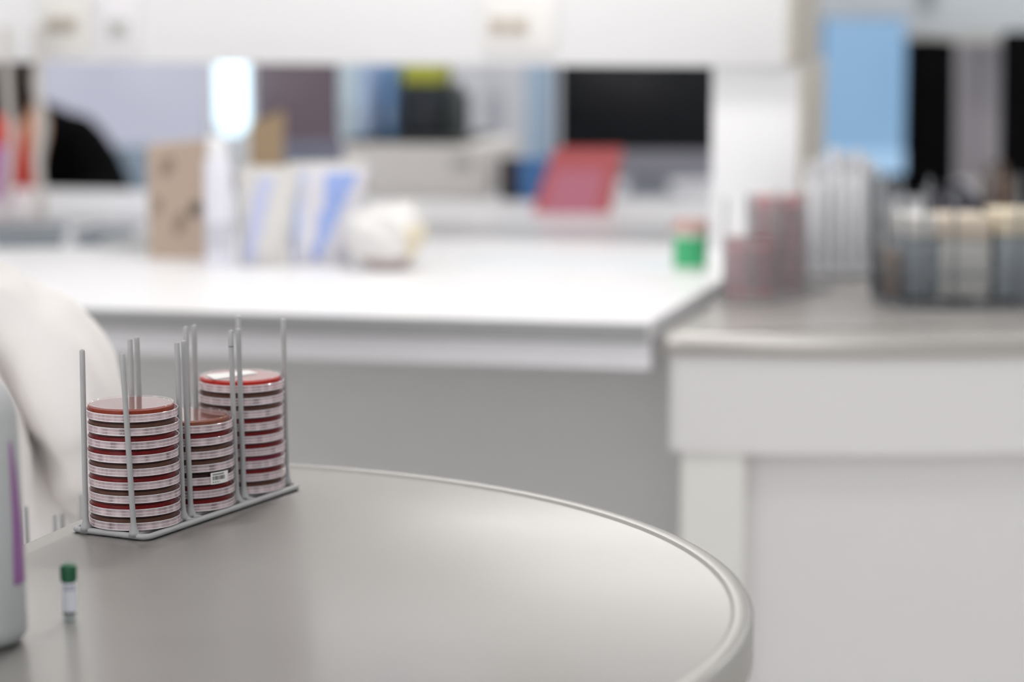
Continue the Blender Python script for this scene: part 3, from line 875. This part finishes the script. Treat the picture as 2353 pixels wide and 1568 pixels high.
# red folder and the blue and black things behind it
p = onb(1305, 492)
o = empty('red_folder', (p.x, p.y+.02, .9), 'red and pink plastic folder leaning upright on the far side of the bench', 'folder', -.05)
bm = bmesh.new()
def slant(bm, x0, x1, x2, x3, h, y0, y1, th):
    f = [(x0, y0, 0), (x1, y0, 0), (x2, y1, h), (x3, y1, h)]
    a = [bm.verts.new(c) for c in f]; b = [bm.verts.new((c[0], c[1]+th, c[2])) for c in f]
    bm.faces.new(a); bm.faces.new(b)
    for i in range(4): bm.faces.new((a[i], a[(i+1) % 4], b[(i+1) % 4], b[i]))
slant(bm, -.085, .095, .125, -.035, .145, 0, .05, .004)
from_bm('front_cover', bm, mat('translucent red plastic', '#dc7476', .35, var=.06, scale=14), o)
bm = bmesh.new(); slant(bm, -.080, .098, .128, -.030, .150, .012, .062, .003)
k = from_bm('back_cover', bm, mat('red plastic', '#d0504a', .35), o)
bm = bmesh.new(); slant(bm, -.06, .065, .085, -.03, .100, -.003, .0315, .002)
k = from_bm('insert_sheet', bm, mat('pink paper', '#e08a9e', .5, var=.05), o); k['label'] = 'pink sheet in the folder'
p = onb(1205, 470)
o = empty('blue_box', (p.x, p.y+.16, .9), 'blue box with black end standing left of the red folder', 'box', -.1)
box_obj('carton', (.035, 0, .051), (.09, .07, .102), mat('mid blue card', '#3f74ad', .5), o)
k = box_obj('black_end', (-.034, 0, .051), (.046, .07, .100), mat('black red print', '#241b1e', .5), o); k['label'] = 'black end of the box'

# beige instrument on the far side of the bench
p = onb(960, 455)
o = empty('bench_instrument', (p.x+.03, p.y+.2, .9), 'wide beige grey bench instrument with dark top seam behind the pouches', 'instrument', BROT)
box_obj('housing', (0, 0, .066), (.38, .36, .132), mat('beige grey plastic', '#e0dcd8', .5), o, .012)
box_obj('top_seam', (-.03, 0, .139), (.30, .34, .012), mat('dark grey seam', '#3a3c3c', .5), o, .002)
bm = bmesh.new(); box(bm, (.12, -.181, .085), (.06, .004, .03), .001); from_bm('control_panel', bm, M_lgrey, o)
ib = o
zt_ = .9+.1455
def onI(px, Y): v_ = aty(px, 300, Y); return (v_.x, Y, zt_)
Yi = p.y + .2
for px, w, m, h, lb in ((815, .045, mat('pale cyan card', '#c3d6e0', .5), .20, 'pale cyan binder standing on the beige instrument, leftmost of the row'),
                        (862, .035, mat('soft blue card', '#a9bfdd', .5), .19, 'soft blue binder next to the pale cyan binder'),
                        (908, .022, mat('mid blue card two', '#6f97c4', .5), .185, 'mid blue binder beside the dark box')):
    v_ = onI(px, Yi-.02)
    o = empty('ring_binder', v_, lb, 'binder', BROT+random.uniform(-.1, .1), 'binders on the beige instrument')
    box_obj('cover', (0, 0, h/2), (w, .20, h), m, o, .003)
    box_obj('page_block', (0, .004, h/2), (w*.7, .202, h*.94), M_paper, o, .001)
    bm = bmesh.new(); lathe(bm, [(.006, -.002), (.010, -.002), (.010, .002), (.006, .002)], 20)
    k = from_bm('finger_ring', bm, M_alu, o); k.data.transform(Matrix.Translation((0, -.102, h*.3)) @ Matrix.Rotation(PI/2, 4, 'X'))
v_ = onI(992, Yi-.03)
o = empty('dark_box', v_, 'dark blue black box with yellow green lid standing on the beige instrument', 'box', BROT)
box_obj('carton', (-.010, 0, .067), (.095, .16, .134), mat('blue black plastic', '#141c26', .5), o)
k = box_obj('lid', (-.012, 0, .159), (.095, .15, .048), mat('yellow green plastic', '#a9ac3a', .5), o); k['label'] = 'yellow green lid'
v_ = onI(1052, Yi-.0)
o = empty('grey_green_case', v_, 'dark grey green case right of the dark box on the beige instrument', 'case', BROT)
box_obj('case_body', (0, 0, .055), (.035, .14, .11), mat('grey green plastic', '#3d4443', .5), o)
bm = bmesh.new(); tube(bm, [(0, -.03, .11), (0, -.025, .13), (0, .025, .13), (0, .03, .11)], .005, 10); from_bm('handle', bm, M_black, o, smooth=True)

# ------------------------------------------------------------------ far desk with screens
FY = 7.65
FZ = .78
fd = empty('far_desk', (0, 0, 0), 'long pale desk behind the bench carrying the computer screens', 'desk')
box_obj('desk_top', (.1, FY+.25, FZ-.0155), (6.4, .8, .031), M_fascia, fd)
for x in (-3.0, -1.0, 1.05, 3.1):
    box_obj('leg_panel', (x, FY+.25, (FZ-.031)/2), (.04, .7, FZ-.031), M_white, fd)
def monitor(px0, px1, pyb, chin, top, Y, screen, chinm, label, rz=0., Yt=0., side=None):
    """an all-in-one screen: glass, chin, shell, stand"""
    a, b = aty(px0, pyb, Y), aty(px1, pyb, Y)
    w = b.x-a.x; z0 = a.z; zc = aty(px0, chin, Y).z; z1 = top
    o = empty('computer_monitor', ((a.x+b.x)/2, Y, FZ), label, 'monitor', rz, 'computer screens on the far desk')
    box_obj('screen_glass', (0, -.004, (zc+z1)/2-FZ), (w-.008, .006, z1-zc), screen, o, .001)
    box_obj('chin', (0, -.003, (z0+zc)/2-FZ), (w, .008, zc-z0), chinm, o, .002)
    box_obj('shell', (0, .016, (z0+z1)/2-FZ), (w, .03, z1-z0+.006), side or M_alu, o, .006)
    bm = bmesh.new()
    box(bm, (0, .06, (z0-FZ)*.5+.06), (.13, .012, z0-FZ+.12), .002, rot=None); 
    from_bm('stand', bm, M_alu, o)
    box_obj('stand_foot', (0, .05, .004), (.20, .18, .008), M_alu, o, .002)
    return o
lav = emis('lavender screen', '#bfc1d2', .95)
monitor(105, 482, 440, 335, 1.36, FY, lav, mat('blue grey chin', '#a3b4c4', .4), 'large screen glowing plain lavender at the left, behind the cardboard box', .0)
monitor(583, 792, 382, 325, 1.36, FY, emis('mauve screen', '#72646e', .72), mat('grey violet chin', '#7c7f92', .4), 'narrow dim mauve screen right of the glowing lamp', .06)
monitor(1283, 1700, 411, 347, 1.38, FY, mat('black glass', '#1a1c20', .25, spec=.3), mat('grey mauve chin', '#8a8a95', .4), 'switched off black screen with grey chin behind the red folder', -.03)
# glowing lamp
p = aty(535, 300, FY-.12)
o = empty('task_lamp', (p.x, FY-.12, FZ), 'upright task lamp with bright white capsule shade left of the mauve screen', 'lamp')
zb = aty(535, 308, FY-.12).z - FZ; zt2 = aty(535, 105, FY-.12).z - FZ
bm = bmesh.new(); rr = .046; prof = []
for i in range(9):
    a = -PI/2 + PI/2*i/8; prof.append((max(rr*math.cos(a), 0), zb + rr + rr*math.sin(a)))
for i in range(9):
    a = PI/2*i/8; prof.append((max(rr*math.cos(a), 0), zt2 - rr + rr*math.sin(a)))
prof[0] = (0, prof[0][1]); prof[-1] = (0, prof[-1][1])
lathe(bm, prof, 32, closed=False); from_bm('lamp_shade', bm, emis('lamp glow', '#c8ecff', 1.9, '#f0f0f0'), o, smooth=True)
bm = bmesh.new(); tube(bm, [(0, 0, .01), (0, 0, zb+.004)], .012, 12); from_bm('lamp_stem', bm, M_alu, o, smooth=True)
bm = bmesh.new(); lathe(bm, [(0, 0), (.07, 0), (.072, .006), (.06, .014), (0, .016)], 32, closed=False); from_bm('lamp_base', bm, M_alu, o, auto=.6)
# light cabinet and blue card between the screens
p0, p1 = aty(1062, 340, FY+.45), aty(1205, 340, FY+.45)
o = empty('tall_cabinet', ((p0.x+p1.x)/2, FY+.95, 0), 'tall pale grey cabinet left of the black screen', 'cabinet')
box_obj('cabinet_body', (0, 0, .9), (p1.x-p0.x+.1, .4, 1.8), mat('pale grey cabinet', '#d6d6da', .5), o)
for s in (-1, 1):
    d = box_obj('door', (s*(p1.x-p0.x+.1)/4, -.209, .9), ((p1.x-p0.x+.1)/2-.006, .016, 1.76), mat('pale grey door', '#dcdde2', .5), o)
    box_obj('handle', (s*.02, -.222, 1.0), (.01, .012, .14), M_alu, d)
p = aty(1237, 330, FY-.05)
o = slab_box('blue_file', (p.x, FY-.0, FZ), (.075, .2, .52), mat('powder blue card', '#a5bcd4', .5), 'powder blue file box standing just left of the black screen', 'file box', 0)
p = aty(1277, 300, FY+.02)
o = slab_box('blue_file', (p.x-.012, FY+.16, FZ), (.016, .20, .53), mat('deep blue card', '#44699c', .5), 'thin deep blue file touching the edge of the black screen', 'file box', 0)

# right side: blue screen, black chairs, shelf
RY = 7.55
monitor(1880, 2078, 400, 345, 1.325, RY, emis('blue screen', '#8db4d8', .92), emis('light blue screen strip', '#acd0f2', .92), 'bright pale blue screen right of the white post', .10, side=mat('dark blue shell', '#3c5a86', .5))
p0 = aty(1895, 72, 7.9); p1 = aty(2353, 72, 7.9)
o = empty('wall_shelf', (0, 0, 0), 'pale blue grey overhead cupboard at the top right behind the blue screen', 'cupboard')
box_obj('cupboard_body', ((p0.x+p1.x)/2+.25, 8.1, p0.z+.2), (p1.x-p0.x+.9, .4, .4), mat('pale blue cupboard', '#d4dbe2', .5), o)
box_obj('light_rail', ((p0.x+p1.x)/2+.25, 7.95, p0.z-.018), (p1.x-p0.x+.9, .12, .034), mat('beige grey rail', '#c6c6c2', .5), o)
p = aty(2135, 10, 7.86)
box_obj('cupboard_clip', (p.x, 7.893, p.z+.02), (.05, .012, .07), mat('grey clip', '#9aa3a5', .5), o)
p0, p1 = aty(2207, 300, 8.42), aty(2296, 300, 8.42)
o = structure(box_obj('trim_1', ((p0.x+p1.x)/2, 8.48, 1.45), (p1.x-p0.x, .12, 2.9), mat('mauve grey column', '#b9b3b8', .6), None))
def chair(loc, rz, label, w=.30, hb=.50, zs=.33, zb_=.60, taper=.1):
    o = empty('office_chair', loc, label, 'chair', rz, 'black office chairs')
    bm = bmesh.new(); box(bm, (0, 0, zs), (.46, .46, .08), .03, 4); from_bm('seat', bm, M_fabric, o, auto=.8)
    bm = bmesh.new(); box(bm, (0, 0, 0), (w, .06, hb), .025, 4)
    for vtx in bm.verts:
        t = (vtx.co.z/hb+.5); vtx.co.x *= 1 - taper*(t-.3); vtx.co.y += .05*(vtx.co.x/w)**2*-1
        vtx.co += Vector((0, .22 + .06*t, zb_+hb/2))
    from_bm('backrest', bm, M_fabric, o, auto=.8)
    bm = bmesh.new(); tube(bm, [(0, .16, zs-.03), (0, .26, zs+.02), (0, .27, zb_+.2)], .018, 12); from_bm('back_strut', bm, M_black, o, smooth=True)
    bm = bmesh.new(); tube(bm, [(0, 0, .08), (0, 0, zs-.035)], .025, 16); from_bm('gas_column', bm, M_black, o, smooth=True)
    for i in range(5):
        a = 2*PI*i/5+.3
        bm = bmesh.new(); tube(bm, [(0, 0, .09), (.29*math.cos(a), .29*math.sin(a), .065)], [.022, .014], 10)
        lg = from_bm('leg', bm, M_black, o, smooth=True)
        bm = bmesh.new(); lathe(bm, [(0, -.018), (.02, -.018), (.026, -.012), (.026, .012), (.02, .018), (0, .018)], 18, closed=False)
        k = from_bm('caster', bm, M_black, lg, auto=.6); k.data.transform(Matrix.Translation((.29*math.cos(a), .29*math.sin(a), .0265)) @ Matrix.Rotation(a, 4, 'Z') @ Matrix.Rotation(PI/2, 4, 'X'))
    return o
TY = FY - .06
p = aty(2139, 320, TY); zt3 = aty(2139, 94, TY).z - FZ
o = empty('computer_tower', (p.x, TY+.18, FZ), 'tall black computer tower on the far desk right of the blue screen', 'computer')
bm = bmesh.new(); box(bm, (0, 0, zt3/2+.006), (.146, .36, zt3-.012), .006)
for vtx in bm.verts: vtx.co.x *= 1.06 - .10*vtx.co.z/zt3
from_bm('casing', bm, M_fabric, o, auto=.6)
box_obj('front_panel', (0, -.183, zt3*.5), (.120, .008, zt3*.9), M_fabric, o, .002)
bm = bmesh.new(); lathe(bm, [(0, 0), (.007, 0), (.007, .003), (0, .003)], 16, closed=False)
k = from_bm('power_button', bm, M_black, o); k.data.transform(Matrix.Translation((0, -.187, zt3*.85)) @ Matrix.Rotation(PI/2, 4, 'X'))
for sx in (-1, 1):
    for sy in (-1, 1): box_obj('foot', (sx*.05, sy*.14, .0035), (.02, .03, .007), M_black, o, .001)
p = aty(2345, 330, 6.92); zt3 = aty(2345, 72, 6.92).z
chair((p.x+.075, 6.2+.5, 0), 0, 'black and navy office chair at the right frame edge', .26, zt3-p.z+.2, .38, p.z-.2, .05)
# low far counter at the right with bags
p = aty(2200, 345, 6.6)
o = empty('side_counter', (1.35, 5.50, 0), 'grey topped counter behind the wire basket at far right', 'counter')
zc_ = .90
box_obj('counter_top', (0, 0, zc_-.015), (.98, .56, .03), mat('grey counter', '#a5a29f', .5), o)
box_obj('counter_body', (0, .02, (zc_-.03)/2), (.94, .50, zc_-.03), M_lgrey, o)
p = aty(2185, 455, 5.5)
def bag(px, pyb, Y, w, d, h, m, label, seed):
    q_ = aty(px, pyb, Y)
    o = empty('carry_bag', (q_.x, Y, zc_), label, 'bag', 0)
    bm = bmesh.new(); bmesh.ops.create_icosphere(bm, subdivisions=4, radius=1)
    for vtx in bm.verts:
        c = vtx.co.copy(); k = 1 + .15*noise.noise(c*1.8+Vector((seed, 0, 0)))
        vtx.co = Vector((math.copysign(abs(c.x)**.7, c.x)*w/2*k, math.copysign(abs(c.y)**.7, c.y)*d/2*k, max(h/2 + math.copysign(abs(c.z)**.7, c.z)*h/2*k, 0)))
    zm = min(v_.co.z for v_ in bm.verts)
    for vtx in bm.verts: vtx.co.z -= zm
    from_bm('bag_body', bm, m, o, smooth=True)
    for s in (-1, 1):
        bm = bmesh.new(); tube(bm, [(-w*.22, s*d*.18, h*.93), (-w*.15, s*d*.18, h*1.15), (w*.15, s*d*.18, h*1.15), (w*.22, s*d*.18, h*.93)], .006, 8); from_bm('handle', bm, m, o, smooth=True)
    return o
bag(2195, 450, 5.40, .115, .14, .085, mat('dark violet grey cloth', '#3a3a44', .8), 'dark grey cloth bag lying on the grey counter behind the basket', 2.)
bag(2290, 450, 5.50, .07, .12, .12, mat('dark brown leather', '#5a4a42', .7), 'small brown bag right of the dark grey bag on the counter', 5.)

# ------------------------------------------------------------------ people
def skin_mesh(name, V, Eg, Rr, m, parent, sub=2, root=0, fold=0., foldscale=8., fn=None):
    me = bpy.data.meshes.new(name); me.from_pydata([tuple(v_) for v_ in V], Eg, [])
    o = bpy.data.objects.new(name+'_src', me); C.objects.link(o)
    md = o.modifiers.new('skin', 'SKIN'); md.use_smooth_shade = True; md.branch_smoothing = .6
    for i, r in enumerate(Rr):
        sv = me.skin_vertices[0].data[i]
        sv.radius = r if isinstance(r, tuple) else (r, r); sv.use_root = (i == root)
    s = o.modifiers.new('sub', 'SUBSURF'); s.levels = sub; s.render_levels = sub
    bpy.context.view_layer.update()
    dg = bpy.context.evaluated_depsgraph_get()
    ev = o.evaluated_get(dg); nm = bpy.data.meshes.new_from_object(ev)
    bpy.data.objects.remove(o)
    if fold or fn:
        nm.update()
        for v_ in nm.vertices:
            if fold:
                c = v_.co; k = noise.noise(Vector((c.x*foldscale*1.6, c.y*foldscale*1.6, c.z*foldscale*.5)))
                k2 = 1-abs(noise.noise(Vector((c.x*foldscale*1.3+3, c.y*foldscale*1.3, c.z*foldscale*.5 + c.x*4))))*2
                v_.co = c + v_.normal*(fold*(.6*k + .5*k2))
    nm.name = name; nm.materials.clear()
    return link(name, nm, m, parent, True)
class Graph:
    def __init__(s): s.V, s.E, s.R = [], [], []
    def v(s, p, r, prev=None):
        s.V.append(Vector(p)); s.R.append(r); i = len(s.V)-1
        if prev is not None: s.E.append((prev, i))
        return i
def hand(g, wrist, d, up, side, curl=.5, sc=1.):
    """five fingers from a palm; d = direction of the hand, up = back of the hand, side = towards the thumb"""
    d, up, side = d.normalized(), up.normalized(), side.normalized()
    w = g.V[wrist]
    palm = g.v(w + d*.045*sc, (.030*sc, .016*sc), wrist)
    for k, (o_, L, r) in enumerate(((.027, .070, .0085), (.009, .078, .009), (-.009, .072, .0085), (-.026, .058, .0075))):
        a = g.v(w + d*.088*sc + side*o_*sc, r*1.1*sc, palm)
        b = g.v(g.V[a] + (d*math.cos(curl*.5) - up*math.sin(curl*.5))*L*.5*sc, r*sc, a)
        g.v(g.V[b] + (d*math.cos(curl*1.3) - up*math.sin(curl*1.3))*L*.5*sc, r*.85*sc, b)
    t = g.v(w + d*.035*sc + side*.034*sc - up*.006*sc, .011*sc, palm)
    t2 = g.v(g.V[t] + (d*.7+side*.6)*.036*sc, .010*sc, t)
    g.v(g.V[t2] + (d*.9+side*.2-up*.2)*.030*sc, .0085*sc, t2)
def seated_person(base, rz, label, top_m, top_name, elbowR, elbowL, handR, handL, pants, hair_m, coat_fold=.006, seat=.50, shoulder_z=1.00, hip_z=.58, shw=.185, arm_r=(.058, .052, .043, .036), inner=None, head_lean=(0, .03)):
    """local frame: +y is the way the person faces, x to the person's right side (seen from behind)"""
    o = empty('person', base, label, 'person', rz)
    g = Graph()
    pel = g.v((0, 0, hip_z), (.15, .115)); wst = g.v((0, .01, hip_z+.18), (.130, .10), pel)
    ch = g.v((0, .01, shoulder_z-.10), (.150, .105), wst); up = g.v((0, .01, shoulder_z+.03), (.085, .07), ch)
    nk = g.v((head_lean[0]*.3, .02, shoulder_z+.10), .055, up); jw = g.v((head_lean[0]*.7, .02+head_lean[1], shoulder_z+.19), (.066, .072), nk)
    hd = g.v((head_lean[0], .02+head_lean[1], shoulder_z+.27), (.076, .092), jw); g.v((head_lean[0], .02+head_lean[1], shoulder_z+.335), (.055, .065), hd)
    for sx, el, hn in ((1, elbowR, handR), (-1, elbowL, handL)):
        s_ = g.v((sx*shw*.84, 0, shoulder_z-.022), .044, up); e1 = g.v(el, .034, s_)
        mid = g.v((Vector(el)+Vector(hn))*.5, .030, e1); w_ = g.v(hn, (.028, .022), mid)
        hand(g, w_, Vector(hn)-Vector(el), Vector((0, 0, 1)), Vector((-sx, .2, 0)))
        h_ = g.v((sx*.10, .05, hip_z-.04), .09, pel); k_ = g.v((sx*.12, .44, hip_z-.03), .062, h_)
        sh = g.v((sx*.12, .46, hip_z-.25), .052, k_); an = g.v((sx*.12, .43, .10), .038, sh); g.v((sx*.125, .55, .045), (.04, .035), an)
    body = skin_mesh('body', g.V, g.E, g.R, M_skin, o, 2)
    # face
    hc = Vector((head_lean[0], .02+head_lean[1], shoulder_z+.25))
    bm = bmesh.new()
    for sx in (-1, 1): bmesh.ops.create_uvsphere(bm, u_segments=14, v_segments=10, radius=.012, matrix=Matrix.Translation(hc+Vector((sx*.031, .076, .0))))
    from_bm('eye', bm, mat('eye white', '#ece8e4', .2), o, smooth=True)
    bm = bmesh.new(); tube(bm, [hc+Vector((0, .078, .0)), hc+Vector((0, .098, -.03)), hc+Vector((0, .086, -.042))], [.008, .014, .010], 12); from_bm('nose', bm, M_skin, o, smooth=True)
    bm = bmesh.new(); tube(bm, [hc+Vector((-.024, .068, -.070)), hc+Vector((0, .080, -.068)), hc+Vector((.024, .068, -.070))], [.004, .007, .004], 10); from_bm('mouth', bm, mat('lips', '#b0645c', .5), o, smooth=True)
    for sx in (-1, 1):
        bm = bmesh.new(); bmesh.ops.create_uvsphere(bm, u_segments=12, v_segments=10, radius=1, matrix=Matrix.Translation(hc+Vector((sx*.078, -.005, -.01))) @ Matrix.Diagonal((.010, .018, .030, 1))); from_bm('ear', bm, M_skin, o, smooth=True)
    bm = bmesh.new(); bmesh.ops.create_icosphere(bm, subdivisions=4, radius=1)
    for vtx in bm.verts:
        c = vtx.co.copy(); k = 1+.03*noise.noise(c*6)
        vtx.co = hc + Vector((c.x*.094*k, -.012 + c.y*.108*k, .035 + c.z*.098*k))
        if c.z < -.25: vtx.co.z += c.z*.05; vtx.co.y = min(vtx.co.y, hc.y+.00)
    from_bm('hair', bm, hair_m, o, smooth=True)
    # upper garment
    g2 = Graph(); a0, a1, a2, a3 = arm_r
    b0 = g2.v((0, .04, hip_z-.08), (.20, .17)); p1 = g2.v((0, -.015, hip_z+.1), (.225, .142), b0); p2 = g2.v((0, -.045, shoulder_z-.16), (.235, .135), p1)
    p3 = g2.v((0, .005, shoulder_z+.035), (.105, .088), p2); g2.v((0, .012, shoulder_z+.095), .068, p3)
    for sx, el, hn in ((1, elbowR, handR), (-1, elbowL, handL)):
        s0 = g2.v((sx*shw*.84, 0, shoulder_z-.022), a0, p3); el_ = Vector(el)
        m1 = g2.v(Vector((sx*shw, 0, shoulder_z))*.5 + el_*.5 + Vector((-sx*.012, -.02, 0)), a1, s0)
        e2 = g2.v(el_, a2*1.08, m1); hn_ = Vector(hn)
        m2 = g2.v(el_*.5+hn_*.5, a2, e2); g2.v(el_*.08+hn_*.92, a3, m2)
    skin_mesh(top_name, g2.V, g2.E, g2.R, top_m, o, 3, fold=coat_fold, foldscale=12)
    if inner: inner(o, shoulder_z, hip_z)
    g3 = Graph(); r0 = g3.v((0, 0, hip_z-.03), (.165, .13))
    for sx in (1, -1):
        h_ = g3.v((sx*.10, .06, hip_z-.04), .10, r0); k_ = g3.v((sx*.12, .44, hip_z-.03), .078, h_); s1 = g3.v((sx*.12, .46, hip_z-.25), .068, k_); g3.v((sx*.12, .43, .10), .06, s1)
    skin_mesh('trousers', g3.V, g3.E, g3.R, pants, o, 2)
    for sx in (1, -1):
        g4 = Graph(); q0 = g4.v((sx*.12, .41, .055), (.045, .05)); g4.v((sx*.125, .56, .045), (.046, .042), q0)
        skin_mesh('shoe', g4.V, g4.E, g4.R, M_black, o, 2)
    return o
def stool(loc, label, zs):
    o = empty('lab_stool', loc, label, 'stool')
    bm = bmesh.new(); lathe(bm, [(0, zs), (.15, zs), (.17, zs-.015), (.17, zs-.045), (.15, zs-.06), (0, zs-.06)], 36, closed=False); from_bm('seat', bm, M_fabric, o, auto=.7)
    bm = bmesh.new(); tube(bm, [(0, 0, .07), (0, 0, zs-.06)], .024, 16); from_bm('column', bm, M_alu, o, smooth=True)
    for i in range(5):
        a = 2*PI*i/5
        bm = bmesh.new(); tube(bm, [(0, 0, .07), (.26*math.cos(a), .26*math.sin(a), .025)], [.02, .013], 10); from_bm('leg', bm, M_alu, o, smooth=True)
    return o
# person in the white coat, seen from behind, seated at the bench
Sy = 3.06
shp = aty(150, 745, Sy)
elp = aty(215, 1125, Sy+.02)
PX = shp.x - .205
sz = shp.z
stool((PX, Sy+.0, 0), 'black seated lab stool under the person in the white coat', .37)
seated_person((PX, Sy, 0), 0, 'person in white lab coat seated behind the petri dish rack, arm bent', M_coat, 'lab_coat',
              (elp.x-PX, .03, elp.z), (-.24, .10, elp.z+.02), (.07, .30, elp.z+.03), (-.12, .33, elp.z+.06), mat('navy trousers', '#2c3240', .9), mat('light brown hair', '#a98659', .6, var=.3, scale=50),
              .034, shoulder_z=sz, hip_z=.58, shw=.205, arm_r=(.076, .068, .046, .044), head_lean=(-.10, .10))
# person in black jacket over red top at the far left
Py = 7.03
p = aty(70, 290, Py)
M_jkt = mat('black jacket cloth', '#040406', .95, var=.1, spec=.1)
M_red = mat('red knit', '#c8453c', .8, var=.12, scale=20)
def red_front(o, sz_, hz):
    bm = bmesh.new(); bmesh.ops.create_icosphere(bm, subdivisions=4, radius=1)
    for vtx in bm.verts:
        c = vtx.co; vtx.co = Vector((c.x*.10+.015, .135 + c.y*.06, (sz_+hz)/2 + .03 + c.z*.24))
    long_hair(o, sz_)
    k = from_bm('red_top', bm, M_red, o, smooth=True); k['label'] = 'red top showing under the open jacket'
def long_hair(o, sz_):
    bm = bmesh.new(); bmesh.ops.create_icosphere(bm, subdivisions=4, radius=1)
    for vtx in bm.verts:
        c = vtx.co; k = 1 + .08*noise.noise(c*5); vtx.co = Vector((c.x*.085*k, .035 + c.y*.10*k, sz_ + .12 + c.z*.15*k))
    k = from_bm('hair_length', bm, M_hair, o, smooth=True)
zsh = aty(140, 246, Py).z - .045
fp = aty(30, 300, Py)
seated_person((fp.x, Py, 0), PI, 'person in black jacket over red top seated behind the bench at far left', M_jkt, 'jacket',
              (.27, .05, zsh-.27), (-.29, .10, zsh-.22), (.16, .22, zsh-.30), (-.20, .30, zsh-.27), mat('dark trousers', '#15161a', .9), M_hair,
              .004, shoulder_z=zsh, hip_z=.56, shw=.20, arm_r=(.085, .085, .075, .05), inner=red_front)
chair((fp.x, Py+.02, 0), 0, 'black office chair under the person in the black jacket', .40, .36, .33, .62)
# lilac pack in front of the red top
p = aty(6, 450, 6.2)
slab_box('lilac_pack', (p.x-.03, 6.2, .9), (.10, .06, .13), mat('lilac pink card', '#c27fb6', .6, var=.1), 'lilac pink pack standing on the bench at the far left edge', 'pack', 0)

# ------------------------------------------------------------------ light
def area(name, loc, size, power, col=(1, 1, 1), rot=(0, 0, 0)):
    l = bpy.data.lights.new(name, 'AREA'); l.shape = 'RECTANGLE'; l.size, l.size_y = size; l.energy = power; l.color = col
    o = bpy.data.objects.new(name, l); C.objects.link(o); o.location = loc; o.rotation_euler = rot
    return o
for x in (-2.4, 0, 2.4):
    for y in (.2, 2.3, 4.4, 6.5, 8.6):
        if (x, y) == (0, 4.4): area('ceiling_light', (.12, 4.42, 2.88), (.6, .3), 24, (1, .975, .95))
        else: area('ceiling_light', (x, y, 2.88), (1.2, .5), 13 if y > 3 else 7, (1, .985, .97))
w = bpy.data.worlds.new('world'); SC.world = w; w.use_nodes = True
w.node_tree.nodes['Background'].inputs[0].default_value = (.985, .98, .99, 1)
w.node_tree.nodes['Background'].inputs[1].default_value = 2.6

SC.view_settings.view_transform = 'Standard'
SC.view_settings.look = 'None'
SC.view_settings.exposure = 0
SC.view_settings.gamma = 1
SC.cycles.max_bounces = 16
SC.cycles.transparent_max_bounces = 64
SC.cycles.diffuse_bounces = 5
SC.cycles.glossy_bounces = 6
SC.cycles.caustics_reflective = False
SC.cycles.caustics_refractive = False
SC.cycles.use_denoising = True
